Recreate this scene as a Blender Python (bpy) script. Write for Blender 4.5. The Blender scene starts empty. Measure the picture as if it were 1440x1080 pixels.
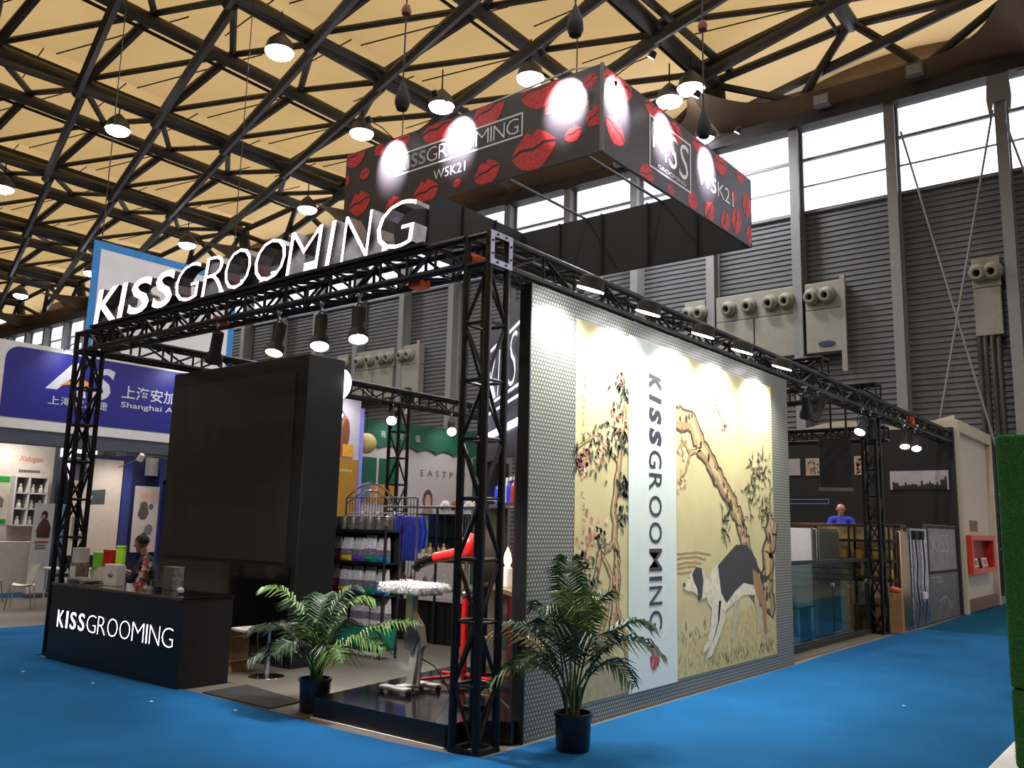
import bpy, bmesh, math, random
import numpy as np
from mathutils import Vector, Matrix
random.seed(7)
PI = math.pi
SC = bpy.context.scene
COL = SC.collection

# ------------------------------------------------------------------ camera
cam_d = bpy.data.cameras.new('camera')
cam = bpy.data.objects.new('camera', cam_d)
COL.objects.link(cam)
cam_d.sensor_fit = 'HORIZONTAL'
cam_d.sensor_width = 36.0
cam_d.lens = 1226.0 / 1440.0 * 36.0
cam_d.clip_end = 500
_R = [[0.78553582, -0.08155563, -0.61341842],
      [0.61838053, 0.14064534, 0.77319106],
      [0.02321636, -0.98669528, 0.16091437]]
_m = Matrix.Identity(4)
for i in range(3):
    _m[i][0] = _R[i][0]
    _m[i][1] = -_R[i][1]
    _m[i][2] = -_R[i][2]
    _m[i][3] = (4.54, -5.381, 1.76)[i]
cam.matrix_world = _m
SC.camera = cam

# ------------------------------------------------------------------ sky, exposure
world = bpy.data.worlds.new('world')
SC.world = world
world.use_nodes = True
_bg = world.node_tree.nodes['Background']
_bg.inputs[0].default_value = (0.86, 0.90, 1.0, 1)
_bg.inputs[1].default_value = 2.6
SC.view_settings.view_transform = 'Standard'
SC.view_settings.look = 'None'
SC.view_settings.exposure = 0.0
SC.view_settings.gamma = 1.0
SC.view_settings.use_curve_mapping = False
SC.cycles.max_bounces = 6
SC.cycles.diffuse_bounces = 3
SC.cycles.glossy_bounces = 3
SC.cycles.transmission_bounces = 4
SC.cycles.transparent_max_bounces = 8
SC.cycles.sample_clamp_indirect = 6.0
SC.cycles.use_denoising = True
SC.cycles.caustics_reflective = False
SC.cycles.caustics_refractive = False


# ------------------------------------------------------------------ materials
def lin(c):
    out = []
    for v in c[:3]:
        v = v / 255.0
        out.append(v / 12.92 if v <= 0.04045 else ((v + 0.055) / 1.055) ** 2.4)
    return (*out, 1.0)


MATS = {}


def mat(name, rgb, rough=0.6, metal=0.0, var=0.12, scale=8.0, bump=0.0, bscale=60.0, emit=0.0, spec=0.5, coat=0.0):
    """procedural material: base colour broken up by noise, optional fine bump"""
    if name in MATS:
        return MATS[name]
    m = bpy.data.materials.new(name)
    m.use_nodes = True
    nt = m.node_tree
    b = nt.nodes['Principled BSDF']
    b.inputs['Roughness'].default_value = rough
    b.inputs['Metallic'].default_value = metal
    b.inputs['Specular IOR Level'].default_value = spec
    b.inputs['Coat Weight'].default_value = coat
    b.inputs['Coat Roughness'].default_value = 0.08
    c = lin(rgb)
    tc = nt.nodes.new('ShaderNodeTexCoord')
    nz = nt.nodes.new('ShaderNodeTexNoise')
    nz.inputs['Scale'].default_value = scale
    nz.inputs['Detail'].default_value = 5
    nt.links.new(tc.outputs['Object'], nz.inputs['Vector'])
    rp = nt.nodes.new('ShaderNodeValToRGB')
    rp.color_ramp.elements[0].position = 0.3
    rp.color_ramp.elements[1].position = 0.72
    rp.color_ramp.elements[0].color = tuple(v * (1 - var) for v in c[:3]) + (1,)
    rp.color_ramp.elements[1].color = tuple(min(1, v * (1 + var)) for v in c[:3]) + (1,)
    nt.links.new(nz.outputs['Fac'], rp.inputs['Fac'])
    nt.links.new(rp.outputs['Color'], b.inputs['Base Color'])
    if emit:
        nt.links.new(rp.outputs['Color'], b.inputs['Emission Color'])
        b.inputs['Emission Strength'].default_value = emit
    if bump:
        n2 = nt.nodes.new('ShaderNodeTexNoise')
        n2.inputs['Scale'].default_value = bscale
        n2.inputs['Detail'].default_value = 6
        nt.links.new(tc.outputs['Object'], n2.inputs['Vector'])
        bp = nt.nodes.new('ShaderNodeBump')
        bp.inputs['Strength'].default_value = bump
        bp.inputs['Distance'].default_value = 0.02
        nt.links.new(n2.outputs['Fac'], bp.inputs['Height'])
        nt.links.new(bp.outputs['Normal'], b.inputs['Normal'])
    MATS[name] = m
    return m


def glass_mat(name, tint=(225, 235, 235), gloss=0.12, rough=0.02):
    if name in MATS:
        return MATS[name]
    m = bpy.data.materials.new(name)
    m.use_nodes = True
    nt = m.node_tree
    nt.nodes.remove(nt.nodes['Principled BSDF'])
    out = nt.nodes['Material Output']
    tr = nt.nodes.new('ShaderNodeBsdfTransparent')
    tr.inputs[0].default_value = lin(tint)
    gl = nt.nodes.new('ShaderNodeBsdfGlossy')
    gl.inputs['Roughness'].default_value = rough
    lw = nt.nodes.new('ShaderNodeLayerWeight')
    lw.inputs['Blend'].default_value = gloss
    mx = nt.nodes.new('ShaderNodeMixShader')
    nt.links.new(lw.outputs['Facing'], mx.inputs[0])
    nt.links.new(tr.outputs[0], mx.inputs[1])
    nt.links.new(gl.outputs[0], mx.inputs[2])
    nt.links.new(mx.outputs[0], out.inputs[0])
    MATS[name] = m
    return m


def translucent_mat(name, rgb_t, rgb_d, mixf=0.5):
    """woven roof membrane: lets daylight through, reflects a little"""
    m = bpy.data.materials.new(name)
    m.use_nodes = True
    nt = m.node_tree
    nt.nodes.remove(nt.nodes['Principled BSDF'])
    out = nt.nodes['Material Output']
    t = nt.nodes.new('ShaderNodeBsdfTranslucent')
    d = nt.nodes.new('ShaderNodeBsdfDiffuse')
    tc = nt.nodes.new('ShaderNodeTexCoord')
    nz = nt.nodes.new('ShaderNodeTexNoise')
    nz.inputs['Scale'].default_value = 0.22
    nz.inputs['Detail'].default_value = 4
    nt.links.new(tc.outputs['Object'], nz.inputs['Vector'])
    rp = nt.nodes.new('ShaderNodeValToRGB')
    rp.color_ramp.elements[0].position = 0.3
    rp.color_ramp.elements[1].position = 0.7
    rp.color_ramp.elements[0].color = tuple(v * 0.9 for v in rgb_t) + (1,)
    rp.color_ramp.elements[1].color = tuple(v * 1.08 for v in rgb_t) + (1,)
    nt.links.new(nz.outputs['Fac'], rp.inputs['Fac'])
    nt.links.new(rp.outputs[0], t.inputs[0])
    d.inputs[0].default_value = (*rgb_d, 1)
    mx = nt.nodes.new('ShaderNodeMixShader')
    mx.inputs[0].default_value = mixf
    nt.links.new(t.outputs[0], mx.inputs[1])
    nt.links.new(d.outputs[0], mx.inputs[2])
    nt.links.new(mx.outputs[0], out.inputs[0])
    MATS[name] = m
    return m


def print_mat(name, rough=0.5, coat=0.0):
    """flat print: colours stored per polygon, slightly mottled"""
    if name in MATS:
        return MATS[name]
    m = bpy.data.materials.new(name)
    m.use_nodes = True
    nt = m.node_tree
    b = nt.nodes['Principled BSDF']
    b.inputs['Roughness'].default_value = rough
    b.inputs['Coat Weight'].default_value = coat
    a = nt.nodes.new('ShaderNodeVertexColor')
    a.layer_name = 'Col'
    tc = nt.nodes.new('ShaderNodeTexCoord')
    nz = nt.nodes.new('ShaderNodeTexNoise')
    nz.inputs['Scale'].default_value = 14
    nz.inputs['Detail'].default_value = 6
    nt.links.new(tc.outputs['Object'], nz.inputs['Vector'])
    mp = nt.nodes.new('ShaderNodeMapRange')
    mp.inputs[1].default_value = 0.3
    mp.inputs[2].default_value = 0.7
    mp.inputs[3].default_value = 0.78
    mp.inputs[4].default_value = 1.15
    nt.links.new(nz.outputs['Fac'], mp.inputs[0])
    mx = nt.nodes.new('ShaderNodeVectorMath')
    mx.operation = 'SCALE'
    nt.links.new(a.outputs['Color'], mx.inputs[0])
    nt.links.new(mp.outputs[0], mx.inputs['Scale'])
    nt.links.new(mx.outputs[0], b.inputs['Base Color'])
    MATS[name] = m
    return m


def lattice_mat(name, dark, light, pitch):
    """wallpaper: small bright dots on a triangular lattice"""
    m = bpy.data.materials.new(name)
    m.use_nodes = True
    nt = m.node_tree
    b = nt.nodes['Principled BSDF']
    b.inputs['Roughness'].default_value = 0.45
    b.inputs['Metallic'].default_value = 0.15
    tc = nt.nodes.new('ShaderNodeTexCoord')
    acc = None
    for k in range(3):
        a = math.radians(90 + 60 * k)
        dt = nt.nodes.new('ShaderNodeVectorMath')
        dt.operation = 'DOT_PRODUCT'
        w = 2 * PI / (pitch * 0.866)
        dt.inputs[1].default_value = (0, math.cos(a) * w, math.sin(a) * w)
        nt.links.new(tc.outputs['Object'], dt.inputs[0])
        s = nt.nodes.new('ShaderNodeMath')
        s.operation = 'COSINE'
        nt.links.new(dt.outputs['Value'], s.inputs[0])
        if acc is None:
            acc = s
        else:
            ad = nt.nodes.new('ShaderNodeMath')
            ad.operation = 'ADD'
            nt.links.new(acc.outputs[0], ad.inputs[0])
            nt.links.new(s.outputs[0], ad.inputs[1])
            acc = ad
    mp = nt.nodes.new('ShaderNodeMapRange')
    mp.inputs[1].default_value = -0.6
    mp.inputs[2].default_value = 1.3
    nt.links.new(acc.outputs[0], mp.inputs[0])
    rp = nt.nodes.new('ShaderNodeValToRGB')
    rp.color_ramp.elements[0].color = lin(dark)
    rp.color_ramp.elements[1].color = lin(light)
    nt.links.new(mp.outputs[0], rp.inputs[0])
    nt.links.new(rp.outputs[0], b.inputs['Base Color'])
    MATS[name] = m
    return m


BLACK = mat('black_paint', (11, 11, 13), 0.42, 0.0, 0.2, 6, 0.15, 40)
BLACKG = mat('black_gloss', (9, 9, 10), 0.14, 0.0, 0.2, 3, coat=0.6)
BLACKM = mat('black_matt', (24, 24, 25), 0.75, 0.0, 0.2, 5, 0.2, 80)
TRUSS = mat('truss_black', (13, 13, 15), 0.36, 0.25, 0.3, 9, 0.2, 50)
STEELP = mat('plate_steel', (150, 152, 165), 0.4, 0.6, 0.15, 12, 0.1, 60)
WHITE = mat('white_board', (222, 218, 216), 0.55, 0, 0.05)
OFFW = mat('off_white_board', (205, 196, 186), 0.6, 0, 0.06)
CREAM = mat('cream_board', (196, 186, 168), 0.6, 0, 0.06)
CHROME = mat('chrome', (215, 215, 220), 0.16, 1.0, 0.06, 20)
STAIN = mat('stainless', (165, 163, 158), 0.27, 1.0, 0.12, 3, 0.15, 25)
GREYM = mat('grey_metal', (112, 112, 112), 0.5, 0.5, 0.1)
RED = mat('red_enamel', (200, 26, 22), 0.3, 0, 0.08, coat=0.4)
GREEN = mat('turf_green', (18, 84, 24), 0.9, 0, 0.5, 60, 0.9, 120)
CARD = mat('cardboard', (150, 116, 76), 0.8, 0, 0.12)
WOODD = mat('dark_wood', (62, 40, 30), 0.5, 0, 0.25, 6)
LEDW = mat('led_white', (245, 240, 255), 0.4, 0, 0.0, emit=3.0)
LAMPW = mat('lamp_white', (250, 248, 255), 0.4, 0, 0.0, emit=26.0)
LAMPWARM = mat('lamp_warm', (255, 225, 170), 0.4, 0, 0.0, emit=9.0)
FLAME = mat('candle_glow', (255, 214, 130), 0.4, 0, 0.0, emit=6.0)
PRINT = print_mat('flat_print', 0.5)
PRINTG = print_mat('flat_print_gloss', 0.3, 0.4)
GLASS = glass_mat('clear_glass', (205, 222, 222), 0.16)
WINGL = glass_mat('window_glass', (250, 252, 255), 0.1)


# ------------------------------------------------------------------ mesh builder
class MB:
    def __init__(s):
        s.v, s.f, s.c = [], [], []

    def add(s, vs, fs, col=None):
        o = len(s.v)
        s.v += [tuple(v) for v in vs]
        for f in fs:
            s.f.append([i + o for i in f])
            s.c.append(col)
        return s

    def box(s, x0, x1, y0, y1, z0, z1, col=None):
        v = [(x, y, z) for z in (z0, z1) for y in (y0, y1) for x in (x0, x1)]
        return s.add(v, [(0, 2, 3, 1), (4, 5, 7, 6), (0, 1, 5, 4), (2, 6, 7, 3), (0, 4, 6, 2), (1, 3, 7, 5)], col)

    def bbox(s, x0, x1, y0, y1, z0, z1, b=0.01, col=None):
        """box with chamfered edges"""
        bm = bmesh.new()
        bmesh.ops.create_cube(bm, size=1)
        for v in bm.verts:
            v.co = Vector(((x0 + x1) / 2 + v.co.x * (x1 - x0), (y0 + y1) / 2 + v.co.y * (y1 - y0), (z0 + z1) / 2 + v.co.z * (z1 - z0)))
        bmesh.ops.bevel(bm, geom=bm.edges[:], offset=b, segments=2, affect='EDGES', profile=0.5)
        bm.verts.ensure_lookup_table()
        s.add([v.co for v in bm.verts], [[v.index for v in f.verts] for f in bm.faces], col)
        bm.free()
        return s

    def obox(s, c, ux, uy, uz, col=None):
        """box from centre and three half vectors"""
        c, ux, uy, uz = map(Vector, (c, ux, uy, uz))
        v = [c + ux * i + uy * j + uz * k for k in (-1, 1) for j in (-1, 1) for i in (-1, 1)]
        return s.add(v, [(0, 2, 3, 1), (4, 5, 7, 6), (0, 1, 5, 4), (2, 6, 7, 3), (0, 4, 6, 2), (1, 3, 7, 5)], col)

    def tube(s, pts, r, n=8, cap=True, col=None):
        pts = [Vector(p) for p in pts]
        rs = r if isinstance(r, (list, tuple)) else [r] * len(pts)
        vs = []
        up = None
        for i, p in enumerate(pts):
            d = (pts[min(i + 1, len(pts) - 1)] - pts[max(i - 1, 0)]).normalized()
            if up is None:
                up = Vector((0, 0, 1)) if abs(d.z) < 0.9 else Vector((1, 0, 0))
            a = d.cross(up).normalized()
            b = a.cross(d).normalized()
            up = b
            for k in range(n):
                t = 2 * PI * k / n
                vs.append(p + a * (math.cos(t) * rs[i]) + b * (math.sin(t) * rs[i]))
        fs = []
        for i in range(len(pts) - 1):
            for k in range(n):
                k2 = (k + 1) % n
                fs.append((i * n + k, i * n + k2, (i + 1) * n + k2, (i + 1) * n + k))
        if cap:
            fs.append(tuple(range(n)))
            fs.append(tuple(range((len(pts) - 1) * n + n - 1, (len(pts) - 1) * n - 1, -1)))
        return s.add(vs, fs, col)

    def lathe(s, prof, c=(0, 0, 0), n=20, ax=None, col=None):
        """profile (r, h) turned about axis ax through c"""
        c = Vector(c)
        d = Vector(ax).normalized() if ax else Vector((0, 0, 1))
        a = d.orthogonal().normalized()
        b = d.cross(a)
        vs = []
        for r, h in prof:
            for k in range(n):
                t = 2 * PI * k / n
                vs.append(c + d * h + a * (math.cos(t) * r) + b * (math.sin(t) * r))
        fs = []
        for i in range(len(prof) - 1):
            for k in range(n):
                k2 = (k + 1) % n
                fs.append((i * n + k, i * n + k2, (i + 1) * n + k2, (i + 1) * n + k))
        if prof[0][0] > 1e-4:
            fs.append(tuple(range(n - 1, -1, -1)))
        if prof[-1][0] > 1e-4:
            fs.append(tuple(range((len(prof) - 1) * n, len(prof) * n)))
        return s.add(vs, fs, col)

    def ball(s, c, r, n=12, m=8, col=None):
        rx, ry, rz = r if isinstance(r, (tuple, list)) else (r, r, r)
        vs, fs = [], []
        for i in range(m + 1):
            p = PI * i / m
            for k in range(n):
                t = 2 * PI * k / n
                vs.append((c[0] + rx * math.sin(p) * math.cos(t), c[1] + ry * math.sin(p) * math.sin(t), c[2] - rz * math.cos(p)))
        for i in range(m):
            for k in range(n):
                k2 = (k + 1) % n
                fs.append((i * n + k, i * n + k2, (i + 1) * n + k2, (i + 1) * n + k))
        return s.add(vs, fs, col)

    def prism(s, poly, o, u, v, w, col=None):
        """2-D polygon in frame (o,u,v), thickened by vector w"""
        o, u, v, w = map(Vector, (o, u, v, w))
        n = len(poly)
        vs = [o + u * p[0] + v * p[1] for p in poly] + [o + u * p[0] + v * p[1] + w for p in poly]
        fs = [tuple(range(n - 1, -1, -1)), tuple(range(n, 2 * n))]
        fs += [(i, (i + 1) % n, n + (i + 1) % n, n + i) for i in range(n)]
        return s.add(vs, fs, col)

    def flat(s, poly, o, u, v, col=None):
        o, u, v = map(Vector, (o, u, v))
        return s.add([o + u * p[0] + v * p[1] for p in poly], [tuple(range(len(poly)))], col)

    def ribbon(s, pts, ws, o, u, v, col=None):
        """flat brush stroke in frame (o,u,v) with width per point"""
        o, u, v = map(Vector, (o, u, v))
        P = [Vector((p[0], p[1])) for p in pts]
        vs = []
        for i, p in enumerate(P):
            d = (P[min(i + 1, len(P) - 1)] - P[max(i - 1, 0)])
            d = d.normalized() if d.length > 0 else Vector((1, 0))
            nrm = Vector((-d.y, d.x)) * (ws[i] if isinstance(ws, (list, tuple)) else ws) * 0.5
            for q in (p + nrm, p - nrm):
                vs.append(o + u * q.x + v * q.y)
        fs = [(2 * i, 2 * i + 1, 2 * i + 3, 2 * i + 2) for i in range(len(P) - 1)]
        return s.add(vs, fs, col)

    def mesh(s, name, m=None, smooth=False, off=None, inv=None):
        me = bpy.data.meshes.new(name)
        vs = s.v
        if inv is not None:
            vs = [inv @ Vector(v) for v in vs]
        elif off is not None:
            vs = [(v[0] - off[0], v[1] - off[1], v[2] - off[2]) for v in vs]
        me.from_pydata([tuple(v) for v in vs], [], s.f)
        if any(c is not None for c in s.c):
            ca = me.color_attributes.new('Col', 'FLOAT_COLOR', 'CORNER')
            arr = []
            for p, c in zip(me.polygons, s.c):
                cc = lin(c) if c is not None else (1, 1, 1, 1)
                arr += list(cc) * p.loop_total
            ca.data.foreach_set('color', arr)
        if m is not None:
            me.materials.append(m)
        if smooth:
            me.polygons.foreach_set('use_smooth', [True] * len(me.polygons))
            me.set_sharp_from_angle(angle=math.radians(38))
        me.update()
        return me


WM = {}


def tag(o, label=None, cat=None, group=None, kind=None):
    if label:
        o['label'] = label
    if cat:
        o['category'] = cat
    if group:
        o['group'] = group
    if kind:
        o['kind'] = kind
    return o


def thing(name, label, cat, loc=(0, 0, 0), rz=0.0, group=None, kind=None):
    o = bpy.data.objects.new(name, None)
    o.empty_display_size = 0.1
    COL.objects.link(o)
    o.location = loc
    o.rotation_euler = (0, 0, rz)
    WM[o] = Matrix.Translation(Vector(loc)) @ Matrix.Rotation(rz, 4, 'Z')
    return tag(o, label, cat, group, kind)


def struct(name, loc=(0, 0, 0), label=None):
    o = thing(name, label, None, loc)
    o['kind'] = 'structure'
    return o


def part(name, mb, m, parent=None, smooth=False, local=False):
    """mesh object; coordinates are world ones unless local"""
    if parent is None:
        xs = np.array(mb.v)
        lo, hi = xs.min(0), xs.max(0)
        off = ((lo[0] + hi[0]) / 2, (lo[1] + hi[1]) / 2, lo[2])
        me = mb.mesh(name, m, smooth, off=off)
        o = bpy.data.objects.new(name, me)
        COL.objects.link(o)
        o.location = off
        WM[o] = Matrix.Translation(Vector(off))
        return o
    inv = None if local else WM[parent].inverted()
    me = mb.mesh(name, m, smooth, inv=inv)
    o = bpy.data.objects.new(name, me)
    COL.objects.link(o)
    o.parent = parent
    WM[o] = WM[parent]
    return o


def dup(root, loc, rz=0.0, label=None, parent=None, scale=None):
    def cp(o, par):
        c = o.copy()
        COL.objects.link(c)
        c.parent = par
        for ch in o.children:
            cp(ch, c)
        return c
    r = cp(root, parent)
    r.location = loc
    r.rotation_euler = (0, 0, rz)
    if scale:
        r.scale = scale
    WM[r] = Matrix.Translation(Vector(loc)) @ Matrix.Rotation(rz, 4, 'Z')
    if label:
        r['label'] = label
    return r


UNIT = {}


def member(name, p0, p1, r, m, parent, n=8, ry=None):
    """straight bar of shared unit mesh between two world points"""
    key = (m.name, n)
    if key not in UNIT:
        b = MB().lathe([(1, 0), (1, 1)], n=n)
        UNIT[key] = b.mesh('unit_bar', m, smooth=n > 5)
    o = bpy.data.objects.new(name, UNIT[key])
    COL.objects.link(o)
    p0, p1 = Vector(p0), Vector(p1)
    d = p1 - p0
    rot = d.to_track_quat('Z', 'Y').to_matrix().to_4x4()
    w = Matrix.Translation(p0) @ rot @ Matrix.Diagonal((r, ry or r, d.length, 1))
    if parent is not None:
        o.parent = parent
        w = WM[parent].inverted() @ w
    o.matrix_basis = w
    return o


# ------------------------------------------------------------------ lettering
TXT = {}


def glyphs(body, offset=0.0, shear=0.0, extrude=0.0, res=3):
    key = (body, offset, shear, extrude)
    if key in TXT:
        return TXT[key]
    cu = bpy.data.curves.new('t', 'FONT')
    cu.body = body
    cu.offset = offset
    cu.shear = shear
    cu.extrude = extrude
    cu.resolution_u = res
    cu.fill_mode = 'BOTH' if extrude else 'FRONT'
    ob = bpy.data.objects.new('t', cu)
    COL.objects.link(ob)
    dg = bpy.context.evaluated_depsgraph_get()
    me = bpy.data.meshes.new_from_object(ob.evaluated_get(dg))
    vs = np.array([v.co[:] for v in me.vertices]) if len(me.vertices) else np.zeros((0, 3))
    fs = [list(p.vertices) for p in me.polygons]
    nz = [p.normal.z for p in me.polygons]
    bpy.data.objects.remove(ob)
    bpy.data.curves.remove(cu)
    bpy.data.meshes.remove(me)
    TXT[key] = (vs, fs, nz)
    return TXT[key]


def text_mb(body, o, u, v, width=None, height=None, n=None, depth=0.0, offset=0.0, shear=0.0, mb=None, col=None):
    """lettering whose box has its lower left corner at o"""
    vs, fs, nz = glyphs(body, offset, shear)
    mb = mb or MB()
    if not len(vs):
        return mb
    lo, hi = vs.min(0), vs.max(0)
    w, h = hi[0] - lo[0], hi[1] - lo[1]
    sx = width / w if width else None
    sy = height / h if height else None
    sx = sx or sy
    sy = sy or sx
    o, u, v = Vector(o), Vector(u), Vector(v)
    P = [o + u * ((p[0] - lo[0]) * sx) + v * ((p[1] - lo[1]) * sy) for p in vs]
    return mb.add(P, fs, col)


def letter_solid(ch, o, u, v, w, width, height, offset, shear, edge_mb, face_mb):
    """one raised letter: face polygons to face_mb, returns to edge_mb"""
    vs, fs, nz = glyphs(ch, offset, shear)
    lo, hi = vs.min(0), vs.max(0)
    sx, sy = width / (hi[0] - lo[0]), height / (hi[1] - lo[1])
    o, u, v, w = Vector(o), Vector(u), Vector(v), Vector(w)
    P = [o + u * ((p[0] - lo[0]) * sx) + v * ((p[1] - lo[1]) * sy) for p in vs]
    face_mb.add(P, fs)
    cnt = {}
    for f in fs:
        for i in range(len(f)):
            a, b = f[i], f[(i + 1) % len(f)]
            cnt[(a, b)] = cnt.get((a, b), 0) + 1
    e = [(a, b) for (a, b) in cnt if (b, a) not in cnt]
    edge_mb.add(P + [p + w for p in P], [(a, b, b + len(P), a + len(P)) for a, b in e])
    edge_mb.add([p + w for p in P], [f[::-1] for f in fs])


ADV = {'K': .56, 'I': .2, 'S': .5, 'G': .72, 'R': .6, 'O': .76, 'M': .82, 'N': .68}


def kiss_layout(total, gap_b, gap_l):
    """widths and positions for KISSGROOMING scaled to a total width"""
    seq = []
    x = 0.0
    for i, ch in enumerate('KISSGROOMING'):
        w = ADV[ch] if i else ADV['K']
        if ch == 'I':
            w = .16 if i < 4 else .09
        seq.append((ch, x, w, i < 4))
        x += w + (gap_b if i < 4 else gap_l)
    x -= gap_l
    k = total / x
    return [(c, a * k, w * k, b) for c, a, w, b in seq]


LIP_U = [(-.5, .02), (-.42, .1), (-.3, .22), (-.12, .36), (0, .27), (.12, .36), (.3, .22), (.42, .1), (.5, .02), (.25, .09), (0, .03), (-.25, .09)]
LIP_L = [(-.48, -.03), (-.25, .03), (0, -.03), (.25, .03), (.48, -.03), (.4, -.17), (.27, -.29), (.1, -.38), (-.1, -.38), (-.27, -.29), (-.4, -.17)]


def lips_mb(o, u, v, cx, cz, w, rot=0.0, clip=None):
    mb = MB()
    c, s = math.cos(rot), math.sin(rot)
    for poly in (LIP_U, LIP_L):
        q = []
        for x, y in poly:
            X, Y = cx + w * (x * c - y * s), cz + w * (x * s + y * c)
            if clip:
                X = min(max(X, clip[0]), clip[1])
                Y = min(max(Y, clip[2]), clip[3])
            q.append((X, Y))
        mb.flat(q, o, u, v)
    return mb


LIPM = mat('lips_red', (206, 44, 46), 0.5, 0, 0.4, 26)
LIPD = mat('lips_wine', (170, 40, 60), 0.5, 0, 0.35, 26)


def spot(name, loc, target, power, size_deg, blend=0.5, radius=0.05, color=(1, 1, 1), parent=None):
    l = bpy.data.lights.new(name, 'SPOT')
    l.energy = power
    l.spot_size = math.radians(size_deg)
    l.spot_blend = blend
    l.shadow_soft_size = radius
    l.color = color
    o = bpy.data.objects.new(name, l)
    COL.objects.link(o)
    w = Matrix.Translation(Vector(loc)) @ (Vector(target) - Vector(loc)).to_track_quat('-Z', 'Y').to_matrix().to_4x4()
    if parent is not None:
        o.parent = parent
        w = WM[parent].inverted() @ w
    o.matrix_basis = w
    return o

# ================================================================== THE HALL
CONC = mat('hall_floor', (104, 98, 90), 0.6, 0, 0.14, 0.7, 0.1, 30)
CLAD = mat('wall_cladding', (108, 109, 112), 0.55, 0.1, 0.1, 0.6)
ROOFST = mat('roof_steel', (74, 69, 62), 0.55, 0.2, 0.2, 1.5)
ROOFDK = mat('roof_steel_dark', (48, 44, 39), 0.6, 0.2, 0.3, 3)
SOFF = mat('soffit_brown', (120, 98, 74), 0.7, 0, 0.15, 0.8)
MEMB = translucent_mat('roof_membrane', (0.395, 0.25, 0.096), (0.50, 0.40, 0.26), 0.35)
FROST = translucent_mat('frosted_glazing', (0.9, 0.9, 0.92), (0.5, 0.5, 0.52), 0.12)
COLM = mat('column_grey', (132, 132, 132), 0.5, 0.1, 0.08)
ACM = mat('vent_unit_cream', (142, 138, 126), 0.6, 0, 0.08)

YW = 26.0
fl_ = struct('floor', (0, 0, 0))
part('concrete', MB().add([(-88, -45, 0), (45, -45, 0), (45, YW, 0), (-88, YW, 0)], [(0, 1, 2, 3)]), CONC, fl_)

# --- back wall: corrugated cladding, columns, clerestory windows
wb = struct('wall_back', (0, YW, 0))
DX = 3.45
colx = [0.3 - DX * j for j in range(-4, 26)]
SILL, TOP = 13.63, 16.8


def clad_mesh(w):
    mb = MB()
    z = 0.0
    prof = []
    while z < SILL - 0.01:
        prof += [(0.0, z), (0.0, z + 0.11), (0.05, z + 0.135), (0.05, z + 0.175)]
        z += 0.2
    prof.append((0.0, SILL))
    vs, fs = [], []
    for d, zz in prof:
        vs += [(0, d, zz), (w, d, zz)]
    for i in range(len(prof) - 1):
        fs.append((2 * i, 2 * i + 1, 2 * i + 3, 2 * i + 2))
    return mb.add(vs, fs)


clm = clad_mesh(DX).mesh('cladding_panel', CLAD)
colmb = MB().box(-0.17, 0.17, -0.62, -0.52, 0, 17.2).box(-0.17, 0.17, -0.1, 0.0, 0, 17.2).box(-0.06, 0.06, -0.52, -0.1, 0, 17.2)
colm = colmb.mesh('column', COLM)
pane_me = MB().box(0, DX - 0.3, -0.015, 0.015, 0, 1.0).mesh('pane', WINGL)
pane_fr = MB().box(0, DX - 0.3, -0.015, 0.015, 0, 1.0).mesh('pane', FROST)
bar_me = MB().box(0, DX - 0.3, -0.06, 0.06, -0.05, 0.05).mesh('glazing_bar', COLM)
thin_me = MB().box(0, DX - 0.3, -0.04, 0.04, -0.025, 0.025).mesh('glazing_bar', COLM)
wi = 0
for i, x in enumerate(colx):
    o = bpy.data.objects.new('column', colm)
    COL.objects.link(o)
    o.parent = wb
    o.location = (x, 0, 0)
    if i + 1 < len(colx):
        p = bpy.data.objects.new('cladding_panel', clm)
        COL.objects.link(p)
        p.parent = wb
        p.location = (x - DX, 0.0, 0)
        wi += 1
        w = struct('window_%d' % wi, (x - DX + 0.15, YW - 0.05, SILL))
        for k, (me, nm, dz) in enumerate(((pane_me, 'pane', 0.02), (pane_me, 'pane', 1.06), (pane_fr, 'pane', 2.12))):
            q = bpy.data.objects.new(nm, me)
            COL.objects.link(q)
            q.parent = w
            q.location = (0, 0, dz)
            q.scale = (1, 1, 1.0)
        for me, dz in ((thin_me, 1.04), (bar_me, 2.09), (thin_me, 0.0)):
            q = bpy.data.objects.new('glazing_bar', me)
            COL.objects.link(q)
            q.parent = w
            q.location = (0, -0.03, dz)
part('eaves_beam', MB().box(-88, 45, YW - 0.75, YW - 0.05, 16.85, 17.35), ROOFDK, wb)
# diagonal wind bracing and gussets at the near bay
for a, b in (((-2.75, 25.3, 15.65), (-0.45, 25.3, 4.6)), ((0.1, 25.3, 15.63), (-2.2, 25.3, 4.6)), ((0.42, 25.3, 15.2), (2.9, 25.3, 4.6))):
    member('brace_rod', a, b, 0.035, COLM, wb)
part('gusset', MB().prism([(-0.3, 17.1), (0.3, 17.1), (0.36, 16.0), (0.3, 15.4), (0.17, 15.9), (-0.17, 15.9), (-0.3, 15.4), (-0.36, 16.0)], (0.3, 25.36, 0), (1, 0, 0), (0, 0, 1), (0, -0.08, 0)), COLM, wb)

# --- other three walls of the hall (behind the camera and to the sides)
for nm, b in (('wall_left', (-88.3, -88, -45, YW)), ('wall_right', (45, 45.3, -45, YW)), ('wall_front', (-88, 45, -45.3, -45))):
    s_ = struct(nm, ((b[0] + b[1]) / 2, (b[2] + b[3]) / 2, 0))
    part('cladding', MB().box(b[0], b[1], b[2], b[3], 0, 20.4), CLAD, s_)

# --- roof: membrane vaults on steel trusses
ce = struct('ceiling', (0, 0, 18))
PX = 10.6
AX = [-9.5 + 10.6 * 5 - PX * k for k in range(13)]
nodes = [9.9 + 3.45 * m for m in range(-5, 5)]


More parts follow.
